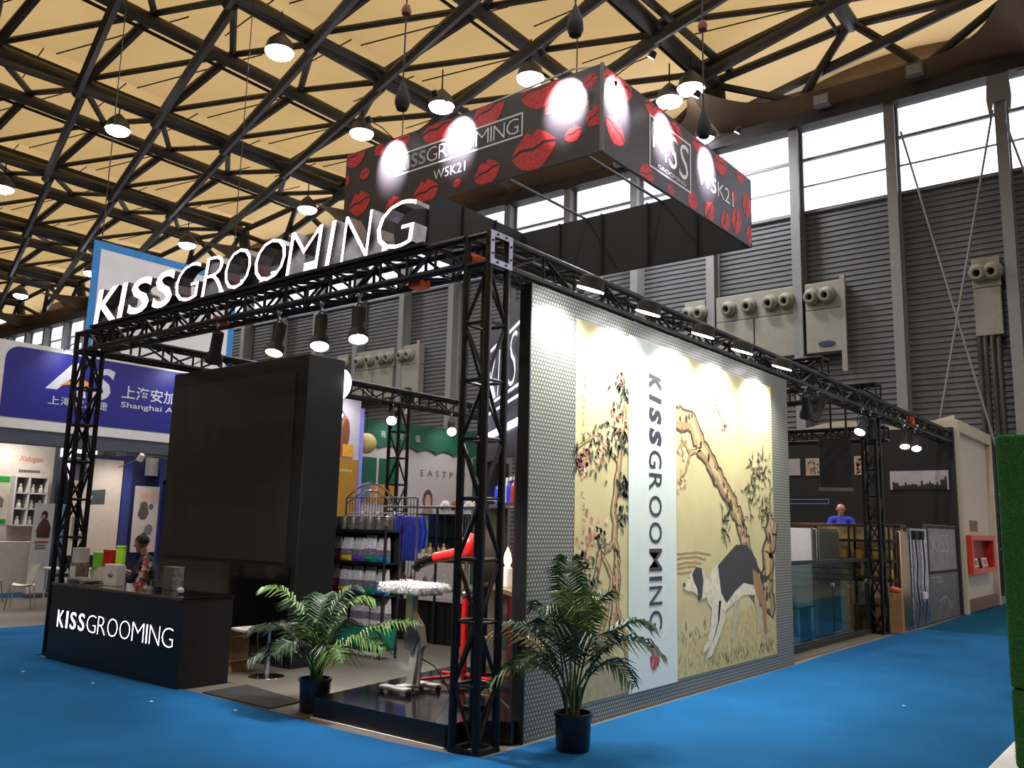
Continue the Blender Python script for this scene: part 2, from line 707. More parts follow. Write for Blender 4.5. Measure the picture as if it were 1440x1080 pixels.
def memb():
    mb = MB()
    nx, ny = 10, 6
    vs = []
    for j in range(ny + 1):
        y = -45 + (YW + 4.5 + 45) * j / ny
        for i in range(nx + 1):
            t = i / nx
            vs.append((PX * t, y, 20.35 + 1.15 * math.sin(PI * t) ** 0.8))
    fs = []
    for j in range(ny):
        for i in range(nx):
            a = j * (nx + 1) + i
            fs.append((a, a + 1, a + nx + 2, a + nx + 1))
    return mb.add(vs, fs).mesh('membrane', MEMB, smooth=True)


mme = memb()
for k in range(len(AX) - 1):
    o = bpy.data.objects.new('membrane', mme)
    COL.objects.link(o)
    o.parent = ce
    o.location = (AX[k + 1], 0, -18)
for k, xa in enumerate(AX):
    if not (-85 < xa < 14):
        continue
    member('main_chord', (xa, -30, 19.4), (xa, 25.3, 19.4), 0.3, ROOFST, ce, 10)
    part('catwalk', MB().box(xa - 0.75, xa - 0.35, -30, 25.2, 19.85, 20.05).box(xa - 0.78, xa - 0.72, -30, 25.2, 19.7, 20.25), ROOFDK, ce)
    member('lower_tube', (xa + 0.6, -8, 17.9), (xa + 0.6, 25.2, 19.85), 0.15, ROOFST, ce, 8)
    member('end_strut', (xa, 25.0, 19.5), (xa, 25.7, 16.9), 0.34, ROOFST, ce, 8)
    xb = xa - PX / 2
    member('ridge_tube', (xb, -30, 20.95), (xb, 25.2, 20.15), 0.27, ROOFST, ce, 10)
    member('ridge_rod', (xb - 0.45, -30, 20.75), (xb - 0.45, 25.6, 19.95), 0.07, ROOFDK, ce, 6)
    xl = xa - PX
    for sx in (-3.4, 3.4):
        member('eaves_brace', (xa, 24.9, 19.35), (xa + sx, 25.75, 17.9), 0.15, ROOFST, ce, 8)
    for sx in (-PX / 2, PX / 2):
        member('end_tie', (xa, 24.9, 19.5), (xa + sx, 25.2, 20.2), 0.17, ROOFST, ce, 8)
        member('end_brace', (xa + sx, 25.0, 20.2), (xa + sx * .55, 25.8, 17.9), 0.16, ROOFST, ce, 8)
    zr = lambda y: 20.75 - 0.025 * (y - 9)
    for n, y in enumerate(nodes):
        b = (xb, y, zr(y))
        member('cross_strut', b, (xl, y, 19.6), 0.19, ROOFST, ce, 6)
        member('thin_strut', b, (xl, y - 3.45, 19.7), 0.12, ROOFST, ce, 6)
        member('side_strut', b, (xa, y - 3.45, 19.4), 0.14, ROOFST, ce, 6)
        member('thin_tie', b, (xa, y, 19.3), 0.13, ROOFST, ce, 6)
        member('lower_strut', (xa, y, 19.05), (xl, y + 3.2, 18.95), 0.2, ROOFST, ce, 6)
        if y > -2:
            member('seam_cable', (xl, y - 1.2, 20.3), (xb, y + 1.4, 21.3), 0.028, ROOFDK, ce, 4)
            member('seam_tie', (xa, y - 1.7, 20.3), (xb, y - 0.4, 21.3), 0.028, ROOFDK, ce, 4)


def soffit():
    mb = MB()
    vs, fs = [], []
    n = 36
    for i in range(n + 1):
        t = i / n - 0.5
        c = abs(math.cos(PI * t))
        yi = 25.45 - 3.3 * (1 - c) ** 3.2 if abs(t) < 0.5 else 22.15
        x = PX * t
        vs += [(x, YW - 0.05, 18.6), (x, yi, 18.15), (x, YW - 0.05, 17.25)]
    for i in range(n):
        a = 3 * i
        fs += [(a, a + 3, a + 4, a + 1), (a + 1, a + 4, a + 5, a + 2)]
    return mb.add(vs, fs).mesh('soffit', SOFF, smooth=True)


sme = soffit()
for k in range(len(AX) - 1):
    o = bpy.data.objects.new('soffit', sme)
    COL.objects.link(o)
    o.parent = ce
    o.location = (AX[k] - PX / 2, 0, -18)

part('sky_light_block', MB().box(-88, 45, YW + 4.4, YW + 4.6, 19.3, 21.8), SOFF, ce)  # added out of view; keeps sky light from leaking in over the wall
# --- long-throw air units on the back wall
def air_unit(x0, x1, nozz, label, logo=None):
    t = thing('air_unit', label, 'air vent', ((x0 + x1) / 2, 25.5, 8.0), group='air supply units on the back wall')
    n = max(1, round((x1 - x0) / 1.6))
    dx = (x1 - x0) / n
    for i in range(n):
        part('panel', MB().bbox(x0 + i * dx + 0.02, x0 + (i + 1) * dx - 0.02, 25.42, 25.95, 8.15, 9.72, 0.02), ACM, t)
    part('header', MB().bbox(x0, x1, 25.45, 25.95, 9.74, 10.75, 0.03), ACM, t)
    for nx in nozz:
        nz = part('nozzle', MB().lathe([(0.12, 0.0), (0.3, 0.0), (0.3, 0.16), (0.24, 0.2), (0.24, 0.3), (0.19, 0.34), (0.12, 0.34), (0.12, 0.06)], (nx, 25.45, 10.25), 16, (-0.15, -1, -0.25)), ACM, t, True)
        part('nozzle_throat', MB().lathe([(0.115, 0.0), (0.115, 0.1)], (nx, 25.44, 10.25), 12, (-0.15, -1, -0.25)), BLACKM, nz)
    if logo:
        b = part('badge', MB().lathe([(0.0, 0), (1.0, 0.0), (1.0, 0.02)], (0, 0, 0), 20, (0, -1, 0)), mat('badge_navy', (40, 52, 74), 0.4), t, False, True)
        b.location = (logo - (x0 + x1) / 2, -0.1, 0.45)
        b.scale = (0.3, 1, 0.1)
        part('rail', MB().box(x1 - 0.08, x1 + 0.1, 25.4, 25.5, 7.4, 10.9), ACM, t)
    return t


for dxs, w in ((0, 'directly behind the mural wall lamps'), (-21.0, 'left of the corner truss')):
    air_unit(-11.2 + dxs, -10.3 + dxs, [-10.95 + dxs, -10.45 + dxs], 'narrow cream air unit with two nozzles, ' + w)
    air_unit(-9.85 + dxs, -6.75 + dxs, [-9.26 + dxs, -8.45 + dxs, -7.6 + dxs, -6.98 + dxs], 'wide cream air unit with four round nozzles, ' + w)
    air_unit(-6.35 + dxs, -5.0 + dxs, [-6.05 + dxs, -5.5 + dxs], 'cream air unit with two nozzles and oval badge, ' + w, -5.6 + dxs)
air_unit(-0.85, -0.02, [-0.62, -0.2], 'cream air unit with two nozzles above the grey pipes')
pt = thing('wall_pipes', 'bundle of dark vertical pipes on the corrugated hall wall', 'pipes', (-0.4, 25.6, 0))
for i, (px_, zt) in enumerate(((-0.75, 8.3), (-0.58, 8.6), (-0.38, 8.5), (-0.2, 8.2))):
    part('pipe', MB().tube([(px_, 25.5, 0.0), (px_, 25.5, zt - 0.2), (px_, 25.6, zt), (px_, 25.9, zt)], 0.075, 8), ROOFDK, pt, True)

# --- hanging high-bay lamps
lp = thing('hall_lamp', 'x', 'lamp', (0, 0, 0), group='high-bay lamps under the hall roof')
part('reflector', MB().lathe([(0.1, 0.75), (0.2, 0.65), (0.42, 0.42), (0.52, 0.05), (0.5, 0.05), (0.38, 0.40), (0.1, 0.6)], n=18), GREYM, lp, True, True)
part('bulb', MB().lathe([(0.0, -0.2), (0.25, -0.17), (0.44, -0.07), (0.505, 0.05), (0.4, 0.2)], n=16), LAMPW, lp, True, True)
part('hanger', MB().tube([(0, 0, 0.7), (0, 0, 1.6)], 0.03, 6), ROOFDK, lp, False, True)
spot('bay_light', (0, 0, -0.25), (0, 0, -5), 1800, 160, 0.7, 0.3, (0.96, 0.98, 1.0), lp)
HL = [((-19.7, 11.6, 17.95), 'bright hall lamp topmost in the left half of the roof'),
      ((-30.5, 11.4, 17.95), 'hall lamp hanging left of the long roof strut, second row'),
      ((-17.8, 17.9, 17.95), 'hall lamp just above the hanging sign left part'),
      ((-22.2, 17.7, 17.95), 'hall lamp beside the left end of the hanging sign'),
      ((-31.4, 22.2, 17.95), 'hall lamp above the letter I of the truss lettering'),
      ((-42.3, 21.9, 17.95), 'hall lamp above the double letter S of the truss lettering'),
      ((-53.4, 21.6, 17.95), 'hall lamp half hidden by the blue-edged white banner'),
      ((-64.1, 21.5, 17.95), 'hall lamp farthest left over the white booths'),
      ((-41.9, 11.4, 17.95), 'hall lamp cut by the left edge of the picture'),
      ((-10.35, 22.7, 17.95), 'left lamp of the bright pair behind the hanging sign corner'),
      ((-9.25, 22.3, 17.95), 'right lamp of the bright pair behind the hanging sign corner'),
      ((-10.2, 25.4, 17.3), 'small hall lamp beside the black hoist bag near the soffit'),
      ((-13.65, 18.2, 17.95), 'hall lamp under the strut crossing, above the sign lettering')]
for i, (l, lab) in enumerate(HL):
    if i == 0:
        lp.location = l
        lp['label'] = lab
    else:
        dup(lp, l, 0, lab)
for x_, y_ in ((1.1, 11.5), (-9.5, 11.5), (11.7, 11.5), (1.1, 0.6), (-9.5, 0.6), (-20.1, 0.6), (11.7, 0.6), (1.1, -10.3), (-9.5, -10.3)):  # lamp rows continued out of view, added to brighten the hall
    q_ = dup(lp, (x_, y_, -0.05), 0, None, ce)
    q_.name = 'added_bay_lamp'
    for key_ in ('label', 'category', 'group'):
        del q_[key_]

# small floodlight boxes on the eaves
fb = thing('eaves_floodlight', 'small square floodlight on the eaves left of the near wall column', 'floodlight', (-5.3, 25.0, 17.45), group='eaves floodlights')
part('housing', MB().bbox(-0.3, 0.3, -0.2, 0.2, -0.25, 0.2, 0.04), GREYM, fb, False, True)
part('lens', MB().box(-0.24, 0.24, -0.225, -0.205, -0.2, 0.15), mat('lens_grey', (160, 155, 150), 0.2), fb, False, True)
dup(fb, (-2.1, 25.0, 17.6), 0, 'small square floodlight on the eaves between the two near wall columns')
dup(fb, (-13.9, 25.0, 17.3), 0, 'small square floodlight on the eaves seen under the hanging sign')

# ------------------------------------------------------------------ carpet
BLUE = mat('blue_carpet', (26, 90, 140), 0.95, 0, 0.12, 1.1, 0.5, 260, spec=0.1)
BLUED = mat('blue_carpet_dull', (16, 82, 112), 0.95, 0, 0.12, 1.1, 0.5, 260, spec=0.1)  # duller, greener blue for the far strip and the patch


def carpet(name, poly, m, label, z=0.012):
    mb = MB().prism(poly, (0, 0, 0.0), (1, 0, 0), (0, 1, 0), (0, 0, z))
    return tag(part(name, mb, m), label, 'carpet')


random.seed(3)
edge = []
x = -10.35
while x < -0.3:
    edge.append((x, -0.09 + 0.035 * math.sin(x * 1.3) + random.uniform(-0.012, 0.012) + (0.75 if x < -7.4 else 0.0) * min(1, (-7.4 - x) / 0.4 if x < -7.4 else 0)))
    x += 0.28
main = [(-10.35, 1.6)] + [(-7.62, 1.6)] + [p for p in edge if p[0] > -7.5] + [(-0.2, -0.05), (0.06, 0.02), (0.06, 0.5), (0.04, 6.7), (0.0, 8.2), (0.02, 12.3), (0.12, 12.9), (3.06, 12.9), (3.06, 2.2), (3.06, -16), (-10.35, -16)]
carpet('carpet', main, BLUE, 'bright blue aisle carpet in front of the booth')
carpet('carpet_strip', [(0.12, 12.9), (0.1, 15.4), (0.02, 17.2), (0.02, 24.8), (3.06, 24.8), (3.06, 12.9)], BLUED, 'dull teal-blue carpet at the far end of the aisle', 0.011)
carpet('carpet_patch', [(-16.8, 2.5), (-15.7, 2.5), (-15.7, 3.7), (-16.8, 3.7)], BLUED, 'small blue carpet patch under the far white chairs', 0.011)
tag(part('white_floor_edge', MB().box(3.07, 9, -2, 12.9, 0, 0.02), WHITE), 'white platform edge beside the green turf wall', 'platform')

# ================================================================== THE BOOTH
TW = 0.295            # truss section
ZB, ZT = 3.93, 4.22   # beam underside and top


def truss(name, label, p0, p1, bay, a, b, cr=0.033, br=0.016, m=TRUSS, diag=True, group=None):
    """box truss from p0 to p1 (corner chord), a and b are the section vectors"""
    p0, p1, a, b = Vector(p0), Vector(p1), Vector(a), Vector(b)
    mid = (p0 + p1) / 2
    t = thing(name, label, 'truss', (mid.x, mid.y, min(p0.z, p1.z)), group=group)
    offs = [Vector((0, 0, 0)), a, a + b, b]
    for o in offs:
        member('chord', p0 + o, p1 + o, cr, m, t, 10)
    L = (p1 - p0).length
    n = max(1, round(L / bay))
    d = (p1 - p0) / n
    for i in range(n + 1):
        for k in range(4):
            member('rung', p0 + d * i + offs[k], p0 + d * i + offs[(k + 1) % 4], br, m, t, 6)
    for i in range(n):
        for k in range(4):
            q, r_ = (offs[k], offs[(k + 1) % 4]) if (i + k) % 2 else (offs[(k + 1) % 4], offs[k])
            member('diagonal', p0 + d * i + q, p0 + d * (i + 1) + r_, br, m, t, 6)
    return t


I_ = 0.026


def post(x0, y0, label, top=ZB):
    t = truss('truss_post', label, (x0 + I_, y0 + I_, 0.02), (x0 + I_, y0 + I_, top), 0.49, (TW - 2 * I_, 0, 0), (0, TW - 2 * I_, 0), group='truss posts')
    part('base_plate', MB().box(x0, x0 + TW, y0, y0 + 0.05, 0, 0.04).box(x0, x0 + TW, y0 + TW - 0.05, y0 + TW, 0, 0.04)
         .box(x0, x0 + 0.05, y0 + 0.05, y0 + TW - 0.05, 0, 0.04).box(x0 + TW - 0.05, x0 + TW, y0 + 0.05, y0 + TW - 0.05, 0, 0.04), TRUSS, t)
    return t


def cube_joint(x0, y0, label, side):
    """corner block joining beams: four chords, steel plate on one face"""
    t = thing('truss_corner_block', label, 'truss joint', (x0 + TW / 2, y0 + TW / 2, ZB), group='truss corner blocks')
    for dx in (I_, TW - I_):
        for dy in (I_, TW - I_):
            member('chord', (x0 + dx, y0 + dy, ZB), (x0 + dx, y0 + dy, ZT), 0.03, TRUSS, t, 8)
    for z in (ZB + 0.02, ZT - 0.02):
        for a, b in (((0, 0), (1, 0)), ((1, 0), (1, 1)), ((1, 1), (0, 1)), ((0, 1), (0, 0))):
            f = lambda q: (x0 + I_ + q[0] * (TW - 2 * I_), y0 + I_ + q[1] * (TW - 2 * I_), z)
            member('rung', f(a), f(b), 0.028, TRUSS, t, 8)
    xs = x0 + TW + 0.004 if side > 0 else x0 - 0.004
    w = 0.05
    mb = MB()
    for (ya, yb, za, zb) in ((0, TW, 0, w), (0, TW, TW - w, TW), (0, w, w, TW - w), (TW - w, TW, w, TW - w)):
        mb.box(min(xs, xs + side * 0.008), max(xs, xs + side * 0.008), y0 + ya, y0 + yb, ZB + za, ZB + zb)
    pl = part('face_plate', mb, STEELP, t)
    for k in range(4):
        for e in (0.09, TW - 0.09):
            q = [(e, w / 2), (e, TW - w / 2), (w / 2, e), (TW - w / 2, e)][k]
            part('bolt', MB().lathe([(0.009, 0), (0.009, 0.012)], (xs + (0.006 if side > 0 else -0.006), y0 + q[0], ZB + q[1]), 6, (side, 0, 0)), BLACKM, pl)
    return t


post(-TW, 0, 'near corner truss post rising beside the black stage')
post(-7.3, 0, 'left truss post standing beside the reception desk')
post(-7.3, 5.85, 'rear left truss post behind the product racks')
post(-0.42, 11.35, 'truss post behind the glass railing and cardboard boxes')
cube_joint(-TW, 0, 'near top corner block with silver bolted plate', 1)
cube_joint(-7.3, 0, 'left top corner block with pale bolted plate', -1)
truss('truss_beam', 'front truss beam carrying the illuminated lettering', (-7.3 + TW, I_, ZB + I_), (-TW, I_, ZB + I_), 0.36, (0, TW - 2 * I_, 0), (0, 0, TW - 2 * I_), group='truss beams')
truss('truss_beam', 'long right truss beam above the mural wall', (-TW + I_, TW, ZB + I_), (-TW + I_, 17.3, ZB + I_), 0.5, (TW - 2 * I_, 0, 0), (0, 0, TW - 2 * I_), group='truss beams')
truss('truss_beam', 'left side truss beam passing behind the black screen tower', (-7.3 + I_, TW, ZB + I_), (-7.3 + I_, 8.6, ZB + I_), 0.5, (TW - 2 * I_, 0, 0), (0, 0, TW - 2 * I_), group='truss beams')
for y, lab in ((8.15, 'raised cross truss just behind the mural wall end'), (11.0, 'raised cross truss beside the hanging monitor')):
    truss('truss_beam', lab, (-3.2, y, ZT + I_), (0.0, y, ZT + I_), 0.4, (0, TW, 0), (0, 0, TW - 2 * I_), group='truss beams')
truss('truss_beam', 'low cross truss spanning behind the far spotlights', (-3.4, 12.6, ZB - 0.3), (-0.32, 12.6, ZB - 0.3), 0.4, (0, TW, 0), (0, 0, TW - 2 * I_), group='truss beams')
for x0, z0, lab in ((-0.35, 4.05, 'orange ratchet strap end in the near corner block'), (-1.02, 3.95, 'orange strap wrapped on the front beam near the corner'), (-4.15, 4.0, 'orange strap wrapped on the front beam under the letters R and O')):
    tag(part('ratchet_strap', MB().bbox(x0, x0 + 0.16, 0.06, 0.2, z0 - 0.07, z0, 0.015).box(x0 + 0.06, x0 + 0.1, 0.04, 0.24, z0, z0 + 0.03), mat('strap_orange', (214, 88, 30), 0.6)), lab, 'strap', 'orange ratchet straps')
tag(part('ratchet_strap', MB().bbox(-0.14, -0.02, 13.6, 13.75, 4.0, 4.2, 0.015).box(-0.1, -0.06, 13.5, 13.85, 4.05, 4.1), MATS['strap_orange']), 'orange strap on the far end of the right beam', 'strap', 'orange ratchet straps')

# --- illuminated letters on the front beam
KL = [('K', -6.76, -6.2), ('I', -6.15, -5.97), ('S', -5.90, -5.39), ('S', -5.32, -4.88), ('G', -4.82, -4.33), ('R', -4.26, -3.83), ('O', -3.82, -3.36),
      ('O', -3.27, -2.76), ('M', -2.72, -2.18), ('I', -2.1, -1.98), ('N', -1.87, -1.46), ('G', -1.37, -0.88)]
sg = thing('letter_sign', 'large white glowing letters reading KISSGROOMING on the front truss beam', 'sign', (-3.8, 0.08, ZT + 0.01))
bold = True
for i, (ch, xa, xb) in enumerate(KL):
    off = 0.015 if i < 4 else -0.02
    e, f = MB(), MB()
    letter_solid(ch, (xa, -0.03, ZT + 0.03), (1, 0, 0), (0, 0, 1), (0, 0.17, 0), xb - xa + 0.02, 0.45, off, 0.12, e, f)
    lt = part('letter', e, mat('letter_return', (118, 112, 108), .28, .9, .3, 6), sg)
    part('letter_face', f, LEDW, lt)
part('mounting_rail', MB().box(-6.85, -0.75, -0.035, 0.16, ZT, ZT + 0.03), BLACKM, sg)

# --- mural wall
LAT = lattice_mat('lattice_wallpaper', (74, 76, 72), (150, 152, 140), 0.042)
mw = thing('mural_wall', 'tall patterned wall with a pale painted mural and vertical lettering', 'display wall', (-0.05, 3.6, 0))
part('wall_panel', MB().box(-0.12, 0.0, 0.6, 6.62, 0, 3.9), LAT, mw)
part('end_trim', MB().box(-0.121, 0.002, 0.585, 0.6, 0, 3.9), BLACKM, mw)
SILK = mat('silk_ground', (188, 178, 130), 0.6, 0, 0.12, 1.6)
U, V = (0, 1, 0), (0, 0, 1)
pa = part('painting_ground', MB().flat([(1.3, .2), (6.02, .2), (6.02, 3.72), (1.3, 3.72)], (0.003, 0, 0), U, V), SILK, mw)
part('title_strip', MB().flat([(2.25, .18), (3.26, .18), (3.26, 3.74), (2.25, 3.74)], (0.010, 0, 0), U, V), mat('title_strip_white', (196, 208, 204), 0.6, 0, 0.03), mw)
# vertical title, one print per letter, reading downwards
seq = [('K', .17, 1), ('I', .08, 1), ('S', .17, 1), ('S', .18, 1), ('G', .19, 0), ('R', .18, 0), ('O', .22, 0), ('O', .22, 0), ('M', .23, 0), ('I', .045, 0), ('N', .19, 0), ('G', .2, 0)]
tot = sum(s[1] for s in seq)
gap = (3.40 - 0.74 - tot) / 11
z = 3.40
TITLE = mat('title_navy', (34, 36, 48), 0.5)
for ch, h, bd in seq:
    part('title_letter', text_mb(ch, (0.013, 2.66, z), (0, 0, -1), (0, 1, 0), width=h, height=0.27, offset=0.06 if bd else 0.006, shear=0.14 if bd else 0), TITLE, mw)
    z -= h + gap
part('lips_print', lips_mb((0.013, 0, 0), (0, 1, 0), (0, 0, 1), 2.77, 0.47, 0.27, PI / 2 - 0.45), LIPD, mw)


def wob(pts, n=6, amp=0.02, seed=1):
    r = random.Random(seed)
    out = []
    for i in range(len(pts) - 1):
        for k in range(n):
            t = k / n
            out.append((pts[i][0] * (1 - t) + pts[i + 1][0] * t + r.uniform(-amp, amp), pts[i][1] * (1 - t) + pts[i + 1][1] * t + r.uniform(-amp, amp)))
    out.append(pts[-1])
    return out


def branch(mb, pts, w0, w1, seed, o=(0.005, 0, 0), dark=(64, 50, 38), mid=(150, 122, 84), hi=(184, 160, 112)):
    p = wob(pts, 7, w0 * 0.13, seed)
    n = len(p)
    W = [w0 + (w1 - w0) * i / (n - 1) for i in range(n)]
    r = random.Random(seed)
    W = [w * r.uniform(0.88, 1.12) for w in W]
    mb.ribbon(p, [w * 1.12 for w in W], o, U, V, dark)
    o2 = (o[0] + 0.001, 0, 0)
    mb.ribbon(p, [w * 0.84 for w in W], o2, U, V, mid)
    q = [(a[0] - W[i] * 0.12, a[1] + W[i] * 0.12) for i, a in enumerate(p)]
    mb.ribbon(q, [w * 0.36 for w in W], (o[0] + 0.002, 0, 0), U, V, hi)
    for i in range(2, n - 1):
        if r.random() < .45:
            continue
        a = (p[i][0] + r.uniform(-.3, .3) * W[i], p[i][1] + r.uniform(-.3, .3) * W[i])
        s = W[i] * r.uniform(.06, .2)
        mb.flat([(a[0] + s * math.cos(t) * .7, a[1] + s * math.sin(t)) for t in (0, 1, 2, 3, 4, 5.2)], (o[0] + 0.0025, 0, 0), U, V, dark)
    return p


def leaf(mb, x, y, a, L, w, col, o=0.0085):
    c, s = math.cos(a), math.sin(a)
    pts = [(0, 0), (L * .35, w / 2), (L, 0), (L * .35, -w / 2)]
    mb.flat([(x + p[0] * c - p[1] * s, y + p[0] * s + p[1] * c) for p in pts], (o, 0, 0), U, V, col)


rr = random.Random(11)
tb = MB()
# right: one stout bough arching down to a trunk at the edge
branch(tb, [(3.27, 2.98), (3.62, 3.0), (4.0, 2.62), (4.4, 2.35), (4.85, 1.95), (5.2, 1.45), (5.4, 1.1)], .26, .2, 3)
branch(tb, [(5.98, 1.9), (5.82, 1.55), (5.75, 1.1), (5.78, .75)], .3, .34, 5)
branch(tb, [(3.9, 2.7), (3.62, 2.62), (3.5, 2.4), (3.36, 2.32)], .07, .02, 8)
branch(tb, [(3.6, 2.62), (3.45, 2.75), (3.3, 2.62)], .05, .015, 9)
branch(tb, [(4.0, 3.72), (4.15, 3.4), (4.4, 3.15), (4.55, 2.95)], .03, .01, 10)
# left: slender stems
branch(tb, [(1.95, .7), (2.05, 1.3), (1.98, 1.9), (2.08, 2.5), (2.2, 3.0)], .13, .06, 21)
branch(tb, [(1.42, .55), (1.6, 1.1), (1.72, 1.5), (1.98, 1.62), (2.1, 1.42)], .11, .05, 22)
branch(tb, [(1.62, .5), (1.85, .95), (1.95, 1.3), (1.75, 1.55)], .09, .05, 23)
branch(tb, [(1.35, 2.5), (1.6, 2.62), (1.9, 2.5), (2.05, 2.42)], .03, .05, 24)
branch(tb, [(1.98, 1.3), (2.08, .95), (2.2, .75), (2.22, .45)], .07, .03, 25)
part('tree_print', tb, PRINT, mw)['label'] = 'printed gnarled branches and trunks in brown ink'
fb_ = MB()
for cx, cz, n, R in ((2.12, 2.7, 46, .22), (1.75, 2.55, 36, .2), (1.4, 2.42, 30, .14), (2.16, 2.2, 34, .12), (2.14, 3.2, 26, .13), (1.5, 1.35, 40, .17), (1.4, .95, 36, .12), (1.75, 1.7, 20, .12), (2.12, 1.9, 20, .1)):
    for k in range(n):
        x, y = rr.gauss(cx, R * .6), rr.gauss(cz, R * .6)
        x = min(max(x, 1.33), 2.2)
        leaf(fb_, x, y, rr.uniform(-2.6, -0.4), rr.uniform(.06, .11), .04, rr.choice([(52, 66, 56), (40, 52, 48), (84, 96, 66), (62, 60, 44)]))
for cx, cz, n, R in ((5.55, 2.5, 60, .26), (5.3, 2.2, 34, .2), (4.6, 2.0, 30, .15), (5.75, 2.05, 36, .16), (4.5, 1.72, 16, .1), (5.0, 1.85, 14, .1)):
    for k in range(n):
        x, y = rr.gauss(cx, R * .6), rr.gauss(cz, R * .6)
        leaf(fb_, min(x, 5.9), y, rr.uniform(0, 6.28), rr.uniform(.1, .18), .026, rr.choice([(88, 86, 58), (66, 64, 44), (112, 106, 74)]))
part('foliage_print', fb_, PRINT, mw)['kind'] = 'stuff'
bb = MB()
for cx, cz, n, R in ((2.1, 2.85, 20, .2), (1.65, 2.45, 22, .18), (1.42, 2.35, 20, .1), (1.6, 1.72, 22, .16), (1.42, 1.5, 22, .1), (2.16, 3.3, 14, .1), (3.4, 2.7, 12, .12), (4.3, 3.25, 14, .2), (4.5, 3.0, 6, .08), (3.38, 2.25, 10, .08)):
    for k in range(n):
        x, y = rr.gauss(cx, R * .6), rr.gauss(cz, R * .6)
        if 2.2 < x < 3.3 or x < 1.33:
            continue
        s = rr.uniform(.016, .032)
        bb.flat([(x + s * math.cos(t) * (1.25 if i % 2 else .7), y + s * math.sin(t) * (1.25 if i % 2 else .7)) for i, t in enumerate([j * 2 * PI / 10 for j in range(10)])], (0.0095, 0, 0), U, V, rr.choice([(206, 160, 138), (190, 122, 106), (216, 190, 166), (168, 96, 86)]))
part('blossom_print', bb, PRINT, mw)['kind'] = 'stuff'
# water, bank and grass strokes
gb = MB()
for k in range(5):
    y0 = 1.5 - .05 * k
    gb.ribbon(wob([(3.28, y0), (3.7, y0 + .02), (4.1 - .12 * k, y0 - .01)], 4, .01, 40 + k), .02, (0.0045, 0, 0), U, V, (150, 122, 80))
gb.flat([(3.27, .2), (6.02, .2), (6.02, .98), (5.2, .85), (4.5, .74), (3.9, .62), (3.27, .5)], (0.0042, 0, 0), U, V, (182, 168, 110))
gb.flat([(1.3, .2), (2.25, .2), (2.25, .5), (1.8, .62), (1.3, .55)], (0.0042, 0, 0), U, V, (150, 142, 104))
gb.flat([(5.0, 1.08), (5.4, 1.2), (5.95, 1.1), (5.95, .85), (5.4, .82)], (0.0046, 0, 0), U, V, (104, 92, 60))
for k in range(150):
    x = rr.uniform(3.3, 5.95)
    y = rr.choice([.24, .5, .62]) + rr.uniform(0, .12) if x < 4.1 else rr.uniform(.22, .34)
    leaf(gb, x, y, rr.uniform(1.1, 2.0), rr.uniform(.05, .12), .012, rr.choice([(78, 74, 50), (104, 98, 66)]), .0052)
part('ground_print', gb, PRINT, mw)['kind'] = 'stuff'
# a plain black and white dog walking with lowered head
db = MB()
O = (0.007, 0, 0)
WT, BK, TN = (206, 198, 174), (38, 36, 36), (150, 112, 70)
far = (178, 168, 140)
db.flat([(4.75, 1.05), (4.9, 1.0), (4.86, .78), (4.76, .62), (4.72, .5), (4.6, .48), (4.64, .62), (4.7, .8)], O, U, V, far)
db.flat([(5.3, 1.15), (5.5, 1.1), (5.46, .85), (5.52, .68), (5.48, .52), (5.38, .52), (5.4, .7), (5.32, .9)], O, U, V, far)
O = (0.0075, 0, 0)
body = [(3.98, 1.14), (4.12, 1.32), (4.4, 1.42), (4.8, 1.6), (5.12, 1.6), (5.4, 1.42), (5.55, 1.2), (5.5, 1.02), (5.3, .98), (5.0, 1.0), (4.72, .92), (4.42, .82), (4.16, .84), (4.0, .96)]
db.flat(body, O, U, V, WT)
db.flat([(4.28, 1.36), (4.4, 1.42), (4.8, 1.6), (5.12, 1.6), (5.4, 1.42), (5.5, 1.25), (5.3, 1.1), (5.0, 1.14), (4.75, 1.05), (4.5, .92), (4.36, 1.05)], (0.008, 0, 0), U, V, BK)
for pts, col in (([(4.12, .98), (4.36, .98), (4.3, .74), (4.16, .55), (4.0, .44), (3.86, .42), (3.9, .48), (4.0, .55), (4.08, .72)], WT),
                 ([(4.3, .96), (4.5, .94), (4.42, .7), (4.24, .5), (4.08, .36), (3.94, .35), (4.0, .42), (4.12, .52), (4.26, .72)], WT),
                 ([(5.28, 1.3), (5.56, 1.2), (5.6, 1.0), (5.72, .82), (5.68, .6), (5.74, .5), (5.62, .49), (5.6, .62), (5.58, .8), (5.4, .95), (5.3, 1.1)], TN),
                 ([(5.46, 1.32), (5.6, 1.22), (5.76, 1.2), (5.92, 1.28), (5.96, 1.36), (5.86, 1.22), (5.7, 1.12), (5.56, 1.12)], BK)):
    db.flat(pts, (0.0084, 0, 0), U, V, col)
db.flat([(4.02, 1.2), (3.86, 1.34), (3.72, 1.36), (3.6, 1.3), (3.5, 1.22), (3.42, 1.2), (3.41, 1.14), (3.5, 1.1), (3.62, 1.1), (3.72, 1.06), (3.86, 1.0), (4.0, 1.02)], (0.0086, 0, 0), U, V, WT)
db.flat([(3.72, 1.36), (3.86, 1.34), (3.9, 1.2), (3.86, 1.02), (3.78, .98), (3.74, 1.12), (3.66, 1.2), (3.62, 1.28)], (0.009, 0, 0), U, V, BK)
db.flat([(3.41, 1.19), (3.46, 1.2), (3.46, 1.15), (3.41, 1.15)], (0.009, 0, 0), U, V, BK)
db.flat([(3.56 + .016 * math.cos(t), 1.24 + .016 * math.sin(t)) for t in (0, 1.2, 2.4, 3.6, 4.8)], (0.0092, 0, 0), U, V, BK)
part('dog_print', db, PRINT, mw)['label'] = 'printed black and white dog with lowered head'
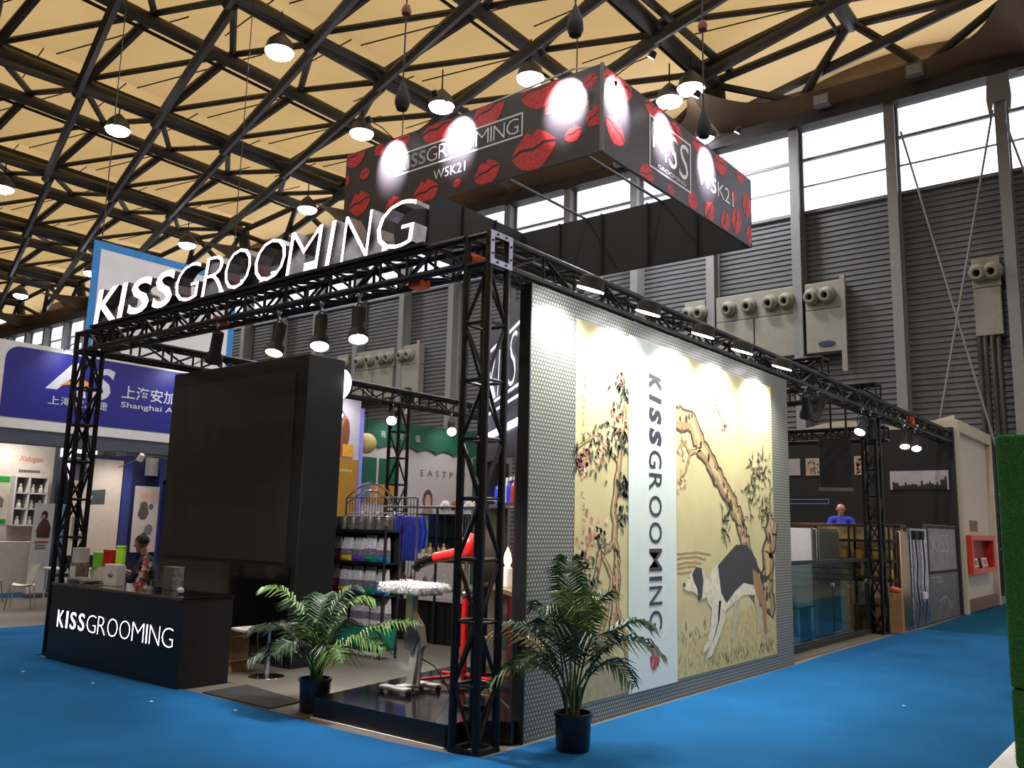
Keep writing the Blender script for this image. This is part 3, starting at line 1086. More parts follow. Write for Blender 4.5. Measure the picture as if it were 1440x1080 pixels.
# small column of brush characters
cb = MB()
for k in range(17):
    zc = 3.4 - .11 * k - (.25 if k > 9 else 0)
    for s_ in range(4):
        x, y = 1.42 + rr.uniform(-.02, .02), zc + rr.uniform(-.03, .03)
        leaf(cb, x, y, rr.uniform(-.6, 1.8), rr.uniform(.03, .055), .009, (70, 62, 46) if k < 15 else (170, 60, 44), .0095)
part('brush_writing', cb, PRINT, mw)['kind'] = 'stuff'

# --- mural flood lamps on the right beam
def flood(y, lab):
    t = thing('wall_flood_lamp', lab, 'lamp', (0.3, y, 3.8), group='flood lamps along the mural wall')
    part('arm', MB().tube([(-0.03, y, 4.0), (0.15, y, 4.05), (0.32, y, 3.96)], 0.012, 6), TRUSS, t)
    part('housing', MB().lathe([(0.05, 0.13), (0.1, 0.11), (0.135, 0.0), (0.127, 0.0), (0.1, 0.04)], (0.35, y, 3.88), 16, (0.35, 0, 1)), BLACKM, t, True)
    part('lens', MB().lathe([(0.0, 0.0), (0.125, 0.0), (0.125, 0.03)], (0.35, y, 3.87), 16, (0.35, 0, 1)), LAMPW, t)
    spot('flood_light', (0.34, y, 3.84), (0.02, y, 2.9), 270, 130, 0.9, 0.06, (1.0, 0.98, 0.92), t)
    return t


for y, lab in ((1.0, 'flood lamp nearest the corner post over the mural'), (2.04, 'second flood lamp from the corner over the mural'), (3.25, 'third flood lamp from the corner, middle of the mural'),
               (4.29, 'fourth flood lamp from the corner over the mural'), (5.54, 'fifth flood lamp, nearest the far end of the mural')):
    flood(y, lab)


# --- hanging spotlights (par cans)
def par_can(loc, target, lab, power=40, lit=LAMPW, on=True, aim=None, blend=0.4, ang=50, group='par can spotlights on the booth trusses', col=(.93, .95, 1)):
    x, y, z = loc
    t = thing('par_can_spotlight', lab, 'spotlight', (x, y, z), group=group)
    d = Vector(aim).normalized() if aim else (Vector(target) - Vector(loc)).normalized()
    c = Vector(loc)
    part('can', MB().lathe([(0.05, -0.16), (0.062, -0.15), (0.065, 0.08), (0.095, 0.12), (0.1, 0.2), (0.093, 0.2), (0.08, 0.13)], c, 16, d), BLACKM, t, True)
    part('lens', MB().lathe([(0.0, 0.17), (0.08, 0.17), (0.088, 0.185), (0.0, 0.19)], c, 16, d), lit if on else BLACKG, t)
    part('yoke', MB().tube([c + Vector((-0.085, 0, 0)), c + Vector((-0.085, 0, 0.13)), c + Vector((0, 0, 0.2)), c + Vector((0.085, 0, 0.13)), c + Vector((0.085, 0, 0))], 0.008, 6), BLACKM, t)
    part('clamp', MB().tube([c + Vector((0, 0, 0.19)), c + Vector((0, 0, 0.29))], 0.014, 6).ball(c + Vector((0, 0, 0.27)), 0.028, 8, 6), CHROME, t)
    if on:
        spot('spot_light', c + d * 0.21, target, power, ang, blend, 0.07, col, t)
    return t


FS = 60
par_can((-3.97, 0.03, 3.67), (-5.2, 0.5, 1.2), 'unlit spotlight leftmost under the front beam', on=False)
par_can((-2.86, 0.03, 3.63), (-2.8, -0.5, 0.0), 'warm spotlight second from left under the front beam', 60, LAMPWARM, aim=(.2, -.35, -1), ang=80, col=(1, .85, .6))
par_can((-2.18, 0.03, 3.63), (-2.9, 1.9, 0.8), 'lit spotlight third from left under the front beam', 480, ang=100, blend=.6, aim=(.3, -.25, -1))
par_can((-1.63, 0.03, 3.63), (-1.5, .9, 0.6), 'lit spotlight nearest the corner post under the front beam', 480, ang=90, blend=.6, aim=(.35, -.25, -1))
par_can((-7.03, 4.4, 3.68), (-4.9, 3.0, 1.2), 'spotlight half hidden by the screen tower edge', 80)
par_can((-7.03, 5.7, 3.7), (-4.5, 2.9, 1.2), 'bright spotlight beside the rear left truss post', 130)
par_can((-7.03, 7.3, 3.65), (-4.0, 4.6, 1.2), 'spotlight right of the rear left truss post', 130)
par_can((-0.027, 7.45, 3.65), (-0.6, 9.2, 1.0), 'spotlight hanging at the far edge of the mural wall', 40)
par_can((-0.027, 8.0, 3.66), (-0.8, 7.4, 2.0), 'unlit spotlight behind the mural wall edge', on=False)
par_can((-0.027, 10.2, 3.65), (-0.4, 7.8, 0.6), 'bright spotlight left of the far truss post', 40)
par_can((-0.027, 10.7, 3.66), (-0.8, 11.5, 1.0), 'unlit spotlight against the far truss post', on=False)
par_can((-0.027, 13.75, 3.66), (0.8, 11.2, 0.2), 'bright spotlight right of the far truss post', 60)
par_can((-0.027, 12.9, 3.64), (0.5, 10.9, 0.4), 'small warm spotlight right of the far truss post', 10, LAMPWARM, col=(1, .8, .5))

# --- hanging box sign
BX0, BX1, BY0, BY1, BZ0, BZ1 = -3.92, 0.02, 1.69, 5.46, 5.54, 6.5
SIGN = mat('sign_fabric', (48, 42, 48), 0.38, 0, 0.1, 4, 0.05, 200)
SIGNIN = mat('sign_lining', (30, 29, 32), 0.7, 0, 0.15, 3)
hs = thing('hanging_box_sign', 'large hanging four-sided dark sign with red lip prints', 'sign', ((BX0 + BX1) / 2, (BY0 + BY1) / 2, BZ0))
fp = part('front_panel', MB().box(BX0, BX1, BY0, BY0 + 0.04, BZ0, BZ1), SIGN, hs)
rp_ = part('side_panel', MB().box(BX1 - 0.04, BX1, BY0 + 0.04, BY1 - 0.04, BZ0, BZ1), SIGN, hs)
part('side_panel', MB().box(BX0, BX0 + 0.04, BY0 + 0.04, BY1 - 0.04, BZ0, BZ1), SIGNIN, hs)
part('back_panel', MB().box(BX0, BX1, BY1 - 0.04, BY1, BZ0, BZ1), SIGNIN, hs)
for k in range(1, 5):
    xk = BX0 + (BX1 - BX0) * k / 5
    member('frame_tube', (xk, BY1 - 0.06, BZ0), (xk, BY1 - 0.06, BZ1), 0.02, BLACKM, hs, 6)
    yk = BY0 + (BY1 - BY0) * k / 5
    member('frame_tube', (BX0 + 0.06, yk, BZ0), (BX0 + 0.06, yk, BZ1), 0.02, BLACKM, hs, 6)
member('frame_tube', (BX1, BY0, BZ0), (BX1, BY0, BZ1), 0.022, GREYM, hs, 8)
for x_ in (BX0 + 1.3, BX0 + 2.6):
    member('roof_bar', (x_, BY0, BZ1 - 0.03), (x_, BY1, BZ1 - 0.03), 0.02, GREYM, hs, 6)
# front face prints (u to the right, seen from -y)
FO, FU, FV = (0, BY0 - 0.003, 0), (1, 0, 0), (0, 0, 1)
clipF = (BX0 + .01, BX1 - .03, BZ0 + .01, BZ1 - .01)
for (cx, cz, w, r) in ((-3.62, 5.78, .42, .2), (-3.55, 6.16, .2, .1), (-3.0, 5.62, .3, .4), (-2.45, 5.66, .44, .15), (-1.95, 5.66, .14, .3), (-1.5, 5.68, .4, .25), (-0.85, 5.78, .62, .1), (-0.33, 5.82, .24, .2),
                       (-3.75, 6.45, .4, .2), (-3.3, 6.42, .2, .5), (-2.9, 6.44, .3, 0), (-2.3, 6.42, .5, .1), (-1.5, 6.42, .5, .3), (-0.75, 6.46, .6, .1), (-0.13, 6.35, .22, .5), (-0.62, 6.2, .2, .6), (-0.05, 5.95, .3, .6), (-0.3, 6.15, .34, -.3), (-3.9, 6.15, .16, 1.2)):
    part('lips_print', lips_mb(FO, FU, FV, cx, cz, w, r, clipF), LIPM, fp)
PW = mat('print_white', (235, 232, 238), 0.5, 0, 0.02)
PG = mat('print_grey', (158, 156, 164), 0.5, 0, 0.02)
FO2 = BY0 - 0.004


def frame_flat(x0, x1, z0, z1, t, o, u, v):
    mb = MB()
    for a, b, c, d in ((x0, x1, z0, z0 + t), (x0, x1, z1 - t, z1), (x0, x0 + t, z0 + t, z1 - t), (x1 - t, x1, z0 + t, z1 - t)):
        mb.flat([(a, c), (b, c), (b, d), (a, d)], o, u, v)
    return mb


part('logo_frame', frame_flat(-2.98, -1.0, 5.98, 6.26, .02, (0, FO2, 0), FU, FV), PW, fp)
xk = -2.92
for i, (ch, xo, w, bd) in enumerate(kiss_layout(1.86, .06, .10)):
    part('logo_letter', text_mb(ch, (xk + xo, FO2 - 0.001, 6.03), FU, FV, width=w, height=.18, offset=.02 if bd else -.015), PW if not bd else PG, fp)
part('stand_number', text_mb('W5K21', (-2.33, FO2, 5.78), FU, FV, width=.5, height=.12, offset=-.004), PW, fp)
# right face prints (u towards the back)
RO, RU, RV = (BX1 + 0.003, 0, 0), (0, 1, 0), (0, 0, 1)
clipR = (BY0 + .03, BY1 - .01, BZ0 + .01, BZ1 - .01)
for (cy_, cz, w, r) in ((1.95, 5.86, .4, -.4), (1.85, 6.4, .3, .3), (2.1, 6.42, .4, 0), (2.75, 6.46, .4, .2), (3.3, 6.36, .35, -.3), (3.85, 6.44, .3, .2), (4.5, 6.4, .4, .1), (2.6, 5.6, .36, .3), (3.15, 5.6, .2, .6), (3.7, 5.66, .3, .3), (4.15, 5.64, .36, 1.0), (4.6, 5.66, .34, 1.2), (4.95, 5.78, .4, 1.4), (4.9, 6.1, .2, 1.3), (5.3, 6.1, .4, 1.3), (5.38, 5.7, .3, 1.2), (5.1, 6.45, .3, .4)):
    part('lips_print', lips_mb(RO, RU, RV, cy_, cz, w, r, clipR), LIPM, rp_)
# tilted square logo: frame, four letters and a small line of lettering
RO2 = BX1 + 0.005
part('logo_frame', frame_flat(2.66, 3.66, 5.72, 6.34, .022, (RO2, 0, 0), RU, RV), PW, rp_)
for ch, (a, b, h, w) in zip('KISS', ((2.74, 5.98, .3, .24), (3.02, 5.9, .4, .06), (3.12, 5.88, .4, .2), (3.36, 5.84, .44, .24))):
    part('logo_letter', text_mb(ch, (RO2, a, b), RU, RV, width=w, height=h, offset=-.006, shear=.1), PW, rp_)
part('logo_caption', text_mb('GROOMING', (RO2, 2.86, 5.765), RU, RV, width=.66, height=.05, offset=-.006), PW, rp_)
part('stand_number', text_mb('W5K21', (RO2, 3.85, 5.93), RU, RV, width=1.02, height=.2, offset=.0), PW, rp_)


# arm lamps of the box sign
def arm_lamp(base, out, lab, power=1100):
    b, o_ = Vector(base), Vector(out)
    t = thing('sign_arm_lamp', lab, 'lamp', base, group='arm lamps on the hanging box sign')
    e = b + o_ * 0.42 + Vector((0, 0, 0.08))
    part('arm', MB().tube([b, b + o_ * 0.2 + Vector((0, 0, 0.07)), e], 0.007, 6), BLACKM, t)
    d = (Vector((b.x, b.y, BZ0 + 0.45)) - e).normalized()
    part('head', MB().lathe([(0.012, -0.05), (0.035, -0.04), (0.045, 0.03), (0.04, 0.03), (0.02, 0)], e, 12, d), BLACKM, t, True)
    part('bulb', MB().lathe([(0.0, 0.02), (0.036, 0.02), (0.036, 0.028)], e, 12, d), LAMPW, t)
    spot('arm_light', e + d * 0.04, b + Vector((0, 0, -0.26)), power, 58, 0.9, 0.03, (.95, .95, 1), t)


for x_, lab in ((-3.05, 'arm lamp on the sign front, left end'), (-1.95, 'arm lamp on the sign front, middle'), (-0.45, 'arm lamp on the sign front, near the corner')):
    arm_lamp((x_, BY0, BZ1), (0, -1, 0), lab)
for y_, lab in ((1.98, 'arm lamp on the sign side face, near the corner'), (3.0, 'arm lamp on the sign side face over the square logo'), (4.1, 'arm lamp on the sign side face beside the stand number')):
    arm_lamp((BX1, y_, BZ1), (1, 0, 0), lab)

# hoist bags and rigging
def hoist(x, y, zt, zm, zb, lab, red=True):
    t = thing('chain_hoist', lab, 'hoist', (x, y, zb), group='chain hoists above the hanging sign')
    part('chain_bag', MB().lathe([(0.0, 0), (0.07, .02), (0.1, .1), (0.095, .2), (0.04, .36), (0.015, .42)], (x, y, zm - .05), 12), BLACKM, t, True)
    member('chain', (x, y, zm + .35), (x, y, 19.2), 0.012, ROOFDK, t, 5)
    member('hook_rope', (x + .03, y, zb), (x + .03, y, zm), 0.008, ROOFDK, t, 5)
    if red:
        part('hoist_body', MB().lathe([(0.0, 0), (0.06, .02), (0.07, .08), (0.05, .14), (0, .15)], (x, y, zt), 10), mat('hoist_rust', (120, 52, 34), 0.5), t, True)
    return t


hoist(-3.25, 2.0, 8.4, 7.1, 6.5, 'black hoist bag with rusty hoist above the sign left end')
hoist(-0.88, 2.5, 8.9, 7.55, 6.5, 'black hoist bag above the sign front corner', False)
hoist(-0.3, 4.7, 8.45, 6.95, 6.5, 'black hoist bag with rusty hoist above the sign right end')
tag(part('sling_strap', MB().tube([(-1.9, 1.75, 6.52), (-0.9, 2.5, 7.1), (-0.06, 1.75, 6.52)], 0.012, 6), mat('strap_white', (200, 200, 205), .7)), 'pale sling strap rising from the hanging sign to the hoist', 'strap')

# ================================================================== BOOTH FURNISHING
# --- screen tower
st = thing('screen_tower', 'tall black tower with a large switched-off screen', 'display wall', (-5.75, 1.8, 0))
part('tower_body', MB().bbox(-7.3, -4.2, 1.5, 2.1, 0, 3.86, 0.012), mat('tower_black', (13, 13, 14), .5, 0, .15, 4), st)
part('screen', MB().box(-7.28, -4.42, 1.488, 1.5, 1.25, 3.66), mat('screen_off', (33, 33, 34), 0.45, 0, 0.1, 1.0), st)
part('lower_panel', MB().box(-7.28, -4.3, 1.482, 1.5, 0.02, 1.2), BLACKG, st)
tag(part('round_light_sign', MB().lathe([(0.0, 0), (0.2, 0), (0.21, 0.02), (0.2, 0.04), (0, 0.04)], (-4.33, 2.12, 3.56), 28, (0, 1, 0)), LEDW, None), 'round glowing light sign peeking past the screen tower', 'sign')

# --- reception desk
dk = thing('reception_desk', 'black reception desk with glowing KISSGROOMING lettering', 'desk', (-5.46, 0.19, 0))
part('desk_body', MB().bbox(-6.93, -3.98, -0.12, 0.5, 0, 0.9, 0.006), BLACK, dk)
part('desk_top', MB().bbox(-6.94, -3.97, -0.13, 0.51, 0.9, 0.935, 0.006), BLACKG, dk)
x0 = -6.68
for ch, xo, w, bd in kiss_layout(2.6, .19, .15):
    e, f = MB(), MB()
    letter_solid(ch, (x0 + xo, -0.135, 0.415), (1, 0, 0), (0, 0, 1), (0, 0.014, 0), w, 0.2, .008 if bd else -.026, 0, e, f)
    l_ = part('letter', e, CHROME, dk)
    part('letter_face', f, LEDW, l_)
DT = 0.936


def tin(x, y, z, r, h, m, lab):
    t = thing('tin', lab, 'tin', (x, y, z), group='tins on the reception desk')
    part('can', MB().lathe([(r, 0), (r, h * .86), (r * .97, h * .87)], (x, y, z), 18), m, t, True)
    part('lid', MB().lathe([(r * 1.03, h * .87), (r * 1.03, h * .97), (r * .9, h), (0, h)], (x, y, z), 18), m, t, True)


tag(part('carton', MB().bbox(-6.76, -6.47, 0.26, 0.42, DT, 1.12, .006), WHITE), 'small white carton under the green tin on the desk', 'box', 'cartons on the desk')
tag(part('carton', MB().bbox(-6.46, -6.18, 0.26, 0.42, DT, 1.15, .006), WHITE), 'small white carton under the red tin on the desk', 'box', 'cartons on the desk')
tin(-6.66, 0.32, 1.121, 0.085, 0.19, mat('tin_green', (120, 205, 40), .35), 'bright green tin standing on a white carton')
tin(-6.41, 0.32, 1.151, 0.085, 0.2, mat('tin_red', (190, 30, 28), .35), 'red tin between the green and lime tins')
tin(-6.25, 0.37, 1.151, 0.06, 0.25, mat('tin_lime', (170, 225, 60), .35), 'lime tin half hidden behind the red tin')
bxl = thing('white_bag_box', 'upright white box with grey leaf sprig on the desk', 'box', (-5.95, 0.2, DT))
part('box_body', MB().bbox(-6.1, -5.8, 0.1, 0.2, DT, 1.19, .004), WHITE, bxl)
lm = MB()
for a in (0.5, 1.4, 2.5):
    leaf_o = (-5.95, 0.0985, 1.03)
    lm.flat([(0.09 * math.cos(a), 0.09 * math.sin(a)), (0.04 * math.cos(a + .35), 0.04 * math.sin(a + .35)), (0, 0), (0.04 * math.cos(a - .35), 0.04 * math.sin(a - .35))], leaf_o, (1, 0, 0), (0, 0, 1))
part('leaf_print', lm, mat('leaf_grey', (70, 74, 80), .6), bxl)
pbx = thing('printed_carton', 'grey printed carton at the left end of the desk', 'box', (-6.78, 0.1, DT))
part('carton_body', MB().bbox(-6.92, -6.72, 0.06, 0.22, DT, 1.17, .004), mat('carton_print', (120, 112, 108), .6, 0, .6, 30), pbx)
part('carton_label', MB().box(-6.89, -6.75, 0.057, 0.06, 1.0, 1.13), WHITE, pbx)
tag(part('display_carton', MB().bbox(-6.92, -6.74, 0.08, 0.22, 1.171, 1.36, .004), mat('carton_pale', (196, 190, 194), .6, 0, .1)), 'pale carton stacked on the grey printed carton', 'box', 'cartons on the desk')
random.seed(5)
for k in range(6):
    a = random.uniform(-.25, .25)
    cx, cy = -6.35 + random.uniform(-.06, .06), -0.0 + random.uniform(-.02, .02)
    u_ = Vector((math.cos(a), math.sin(a), 0))
    v_ = Vector((-math.sin(a), math.cos(a), 0))
    c_ = [(214, 212, 210), (90, 88, 90), (188, 186, 190), (60, 58, 60), (226, 224, 222), (150, 150, 156)][k]
    tag(part('magazine', MB().obox((cx, cy, DT + .006 + .0122 * k), u_ * .2, v_ * .1, (0, 0, .0055)), mat('magazine_%d' % k, c_, .35, 0, .25, 18)),
        ['pale magazine at the bottom of the desk pile', 'dark magazine second from the bottom of the desk pile', 'grey magazine third from the bottom of the desk pile', 'black magazine fourth from the bottom of the desk pile', 'white magazine second from the top of the desk pile', 'grey magazine on top of the desk pile'][k], 'magazine', 'magazines piled on the desk')
tag(part('crystal_ornament', MB().lathe([(0.02, 0), (0.04, .02), (0.045, .05), (0.02, .075), (0, .08)], (-4.4, 0.1, DT), 6), mat('crystal', (190, 195, 205), .1, .4)), 'small faceted crystal ornament near the desk right end', 'ornament')
tag(part('brochure_box', MB().bbox(-5.12, -4.9, 0.3, 0.44, DT, 1.2, .004), mat('brochure_print', (96, 92, 88), .6, 0, .7, 40)), 'dark patterned brochure box behind the orchids', 'box')
# orchids
orr = random.Random(9)
oc = thing('orchid_arrangement', 'pink and white orchid arrangement standing on the desk', 'flowers', (-5.08, 0.1, DT))
part('pot', MB().lathe([(0.05, 0), (0.06, .02), (0.055, .045), (0.0, .05)], (-5.08, 0.1, DT), 14), mat('pot_white', (200, 196, 190), .4), oc, True)
stem_end = []
for k in range(5):
    pts = [(-5.08, 0.1, DT + .08)]
    ex, ey, ez = orr.uniform(-.2, .16), orr.uniform(-.1, .06), orr.uniform(.12, .44)
    for t in (.35, .7, 1.0):
        pts.append((-5.08 + ex * t ** 1.6, 0.1 + ey * t, DT + .08 + ez * t - .05 * t * t))
    part('stem', MB().tube(pts, .005, 5), mat('stem_green', (70, 110, 50), .6), oc)
    stem_end.append(pts)
for k in range(64):
    p = stem_end[k % 5]
    t = orr.uniform(.25, 1.0)
    q = Vector(p[1]).lerp(Vector(p[3]), t) + Vector((orr.uniform(-.045, .045), orr.uniform(-.05, .02), orr.uniform(-.05, .04)))
    if k > 36:
        q = Vector((-5.1 + orr.gauss(0, .09), .06 + orr.gauss(0, .04), DT + .03 + abs(orr.gauss(0, .06))))
        t = .3
    mb = MB()
    ang = orr.uniform(0, 6)
    for j in range(5):
        a = ang + j * 2 * PI / 5
        d1 = Vector((math.cos(a), -.35, math.sin(a)))
        d2 = Vector((math.cos(a + .5), -.2, math.sin(a + .5)))
        d3 = Vector((math.cos(a - .5), -.2, math.sin(a - .5)))
        s = orr.uniform(.028, .04)
        mb.add([q, q + d3 * s * .8, q + d1 * s * 1.2, q + d2 * s * .8], [(0, 1, 2, 3)])
    cm = [('orchid_pink', (226, 90, 130)), ('orchid_white', (236, 222, 214)), ('orchid_magenta', (170, 40, 120)), ('orchid_cream', (230, 214, 150)), ('orchid_red', (210, 60, 70))][0 if t > .8 else orr.choice([1, 1, 2, 3, 4])]
    part('blossom', mb, mat(cm[0], cm[1], .55), oc)
for k in range(6):
    a = orr.uniform(0, 6.28)
    d = Vector((math.cos(a), math.sin(a) * .6, .35)).normalized()
    n_ = d.cross(Vector((0, 0, 1))).normalized() * .025
    b_ = Vector((-5.08, 0.1, DT + .09))
    part('leaf', MB().add([b_ - n_ * .4, b_ + d * .1 - n_, b_ + d * .2 - Vector((0, 0, .03)), b_ + d * .1 + n_, b_ + n_ * .4], [(0, 1, 2, 3, 4)]), MATS['stem_green'], oc)

# --- stool and carton behind the desk
sl = thing('bar_stool', 'chrome stool with white moulded seat behind the desk', 'stool', (-4.0, 1.02, 0))
part('base', MB().lathe([(0.0, .03), (0.05, .03), (0.2, .015), (0.215, 0.0)], (-4.0, 1.02, 0), 24), CHROME, sl, True)
part('column', MB().lathe([(0.03, .02), (0.03, .3), (0.02, .3), (0.02, .52)], (-4.0, 1.02, 0), 12), CHROME, sl, True)
seat = []
for i in range(9):
    t = i / 8
    seat.append((-4.42 + .66 * t, .53 + .09 * t - .05 * math.sin(PI * t)))
sm = MB()
for i in range(8):
    (xa, za), (xb, zb) = seat[i], seat[i + 1]
    sm.add([(xa, .8, za), (xb, .8, zb), (xb, 1.24, zb), (xa, 1.24, za), (xa, .8, za - .022), (xb, .8, zb - .022), (xb, 1.24, zb - .022), (xa, 1.24, za - .022)],
           [(0, 1, 2, 3), (7, 6, 5, 4), (0, 4, 5, 1), (2, 6, 7, 3)] + ([(0, 3, 7, 4)] if i == 0 else []) + ([(1, 5, 6, 2)] if i == 7 else []))
part('seat', sm, mat('seat_white', (200, 192, 186), .4), sl)
part('frame_tube', MB().tube([(-4.42, .79, .5), (-4.5, .79, .42), (-4.52, .79, .14), (-4.5, 1.25, .14), (-4.52, 1.25, .42), (-4.42, 1.25, .5)], .012, 8), CHROME, sl, True)
part('foot_ring', MB().tube([(-4.52, .8, .14), (-4.2, .85, .2), (-4.02, 1.0, .24)], .01, 6), CHROME, sl)
cbx = thing('cardboard_box', 'open brown cardboard box on the floor behind the desk', 'box', (-4.75, 0.98, 0), group='cardboard boxes')
part('box_body', MB().bbox(-4.95, -4.55, .78, 1.15, 0, .4, .004), CARD, cbx)
for s_ in (-1, 1):
    part('flap', MB().obox((-4.75 + s_ * .24, .965, .44), (.045, 0, s_ * .035), (0, .17, 0), (0.002, 0, .003)), CARD, cbx)

# --- floor mat, stage
tag(part('floor_mat', MB().prism([(-3.62, -.04), (-3.66, .52), (-2.56, .4), (-2.5, -.04)], (0, 0, .013), (1, 0, 0), (0, 1, 0), (0, 0, .012)), mat('mat_dark', (40, 39, 38), .9, 0, .2, 30, .6, 200)), 'dark rubber mat on the floor at the booth entrance', 'mat')
BFL = mat('booth_floor', (104, 97, 86), .42, 0, .12, 1.2, .08, 40)
tag(part('booth_floor', MB().prism([(-7.0, .52), (-3.9, .52), (-3.9, -.06), (-2.0, -.06), (-2.0, .3), (-.6, .3), (-.1, .62), (-.1, 11.3), (-7.3, 11.3), (-7.3, .52)], (0, 0, 0), (1, 0, 0), (0, 1, 0), (0, 0, .012)), BFL), 'bare grey-brown floor inside the booth', 'floor covering')
sgm = thing('stage', 'low glossy black stage behind the corner truss post', 'stage', (-1.2, .9, 0))
SP = [(-1.97, .04), (-.36, .04), (-.34, .33), (-.05, .5), (-.05, .58), (-.25, .78), (-1.55, 1.86), (-2.0, 2.35), (-2.32, 2.35)]
part('platform', MB().prism(SP, (0, 0, .013), (1, 0, 0), (0, 1, 0), (0, 0, .165)), BLACK, sgm)
part('top_sheet', MB().prism(SP, (0, 0, .178), (1, 0, 0), (0, 1, 0), (0, 0, .006)), mat('stage_gloss', (20, 20, 23), .12, 0, .3, 2, .03, 30, coat=.5), sgm)
part('edge_trim', MB().box(-1.99, -.36, .02, .035, .0, .014), WHITE, sgm)

# --- diagonal black wall with logo
n_ = Vector((-.77, .64, 0)).normalized()
fn = Vector((-n_.y, n_.x, 0))       # towards the booth front-left
if fn.y > 0:
    fn = -fn
D0 = Vector((-.13, .66, 0))


def dg(s, z, out=0.0):
    p = D0 + n_ * s + fn * out
    return Vector((p.x, p.y, z))


def dbox(mb, s0, s1, z0, z1, o0, o1):
    mb.obox((dg(s0, z0, o0) + dg(s1, z1, o1)) / 2, n_ * (s1 - s0) / 2, fn * (o1 - o0) / 2, Vector((0, 0, (z1 - z0) / 2)))
    return mb


NAVY = mat('fascia_black', (20, 22, 30), .4, .1, .2, 3)
dwl = thing('logo_wall', 'black angled wall with lit logo, shelves and bar counter', 'display wall', (-.8, 1.3, 0))
part('fascia', dbox(MB(), 0, 1.9, 2.42, 3.84, -.06, 0), NAVY, dwl)
part('jamb', dbox(MB(), 0, .26, .185, 2.42, -.06, 0), NAVY, dwl)
part('jamb', dbox(MB(), 1.72, 1.9, .19, 2.42, -.25, 0), NAVY, dwl)
def dpoly(so, z0, z1):
    return MB().prism([(dg(a_, 0, b_).x, dg(a_, 0, b_).y) for a_, b_ in so], (0, 0, z0), (1, 0, 0), (0, 1, 0), (0, 0, z1 - z0))


part('niche_back', dbox(MB(), .62, 1.9, .19, 2.55, -.73, -.7), BLACK, dwl)
part('niche_roof', dpoly([(.27, -.25), (1.9, -.25), (1.9, -.7), (.62, -.7), (.27, -.27)], 2.5, 2.55), BLACK, dwl)
part('bottle_shelf', dpoly([(.26, -.04), (1.72, -.04), (1.72, -.69), (.64, -.69), (.26, -.24)], 1.94, 1.98), WOODD, dwl)
part('counter_front', dbox(MB(), .26, 1.72, .19, 1.14, -.12, -.03), BLACKG, dwl)
part('counter_top', dpoly([(.26, -.01), (1.72, -.01), (1.72, -.69), (.64, -.69), (.26, -.24)], 1.14, 1.18), mat('counter_wood', (126, 88, 58), .3, 0, .3, 5), dwl)
part('light_strip', dbox(MB(), .02, 1.88, 2.66, 2.72, 0, .02), mat('led_blue_white', (205, 212, 255), .4, 0, 0, emit=6), dwl)
part('niche_led', dbox(MB(), .7, 1.6, 2.46, 2.49, -.5, -.47), LAMPWARM, dwl)
LM = MB()
for a, b in (((.12, 2.92), (1.75, 2.92)), ((.12, 3.6), (1.75, 3.6)), ((.12, 3.02), (1.75, 3.02))):
    dbox(LM, a[0], b[0], a[1], a[1] + .02, 0, .012)
part('logo_line', LM, mat('logo_white', (235, 238, 250), .5, 0, 0, emit=1.2), dwl)
for ch, s0, w, z0, h in (('S', .22, .36, 3.06, .5), ('S', .62, .32, 3.06, .48), ('I', 1.02, .1, 3.06, .46), ('K', 1.2, .42, 3.06, .46)):
    part('logo_letter', text_mb(ch, dg(s0 + w, z0, .014), -n_, (0, 0, 1), width=w, height=h, offset=-.02, shear=.15), mat('logo_white', (235, 238, 250), .5, 0, 0, emit=1.2), dwl)


def bottle(p, r, h, m, capm, lab, group, name='bottle'):
    x, y, z = p
    t = thing(name, lab, 'bottle', p, group=group)
    part('body', MB().lathe([(r * .9, 0), (r, .01), (r, h * .62), (r * .85, h * .7), (r * .38, h * .78), (r * .36, h * .86)], p, 14), m, t, True)
    part('cap', MB().lathe([(r * .42, h * .85), (r * .42, h * .96), (r * .3, h), (0, h)], p, 12), capm, t, True)
    return t


bc = [('bottle_blue', (40, 60, 190)), ('bottle_white', (210, 210, 220)), ('bottle_red', (180, 50, 40)), ('bottle_blue', (40, 60, 190)), ('bottle_white', (210, 210, 220)), ('bottle_amber', (190, 110, 40)), ('bottle_blue', (40, 60, 190))]
bl_ = ['blue bottle nearest the mural wall on the lit shelf', 'white bottle second from the mural wall on the lit shelf', 'red bottle third from the mural wall on the lit shelf', 'blue bottle fourth from the mural wall on the lit shelf', 'white bottle fifth from the mural wall on the lit shelf', 'amber bottle near the far end of the lit shelf', 'blue bottle at the far end of the lit shelf']
for k, (nm, c_) in enumerate(bc):
    bottle(dg(.4 + k * .2, 1.981, -.13), .05, .26, mat(nm, c_, .25), WHITE, bl_[k], 'bottles on the lit shelf')
cd = thing('candle_lamp', 'white candle-shaped lamp glowing on the bar counter', 'lamp', dg(1.05, 1.181, -.12))
part('body', MB().lathe([(.05, 0), (.055, .02), (.05, .17), (.03, .19)], dg(1.05, 1.181, -.12), 14), mat('candle_white', (235, 225, 205), .5, emit=.5), cd, True)
part('flame', MB().lathe([(.02, .19), (.042, .24), (.03, .31), (0, .38)], dg(1.05, 1.181, -.12), 12), FLAME, cd, True)
pl_ = bpy.data.lights.new('candle_light', 'POINT')
pl_.energy = 6
pl_.color = (1, .78, .45)
pl_.shadow_soft_size = .05
po = bpy.data.objects.new('candle_light', pl_)
COL.objects.link(po)
po.parent = cd
po.location = (0, 0, .45)
for s_, lab in ((.35, 'left end of the lit strip'), (1.0, 'middle'), (1.6, 'far')):
    spot('strip_light', dg(s_, 2.69, .05), dg(s_, 3.2, .02), 5, 150, 1, .05, (.8, .85, 1), dwl)

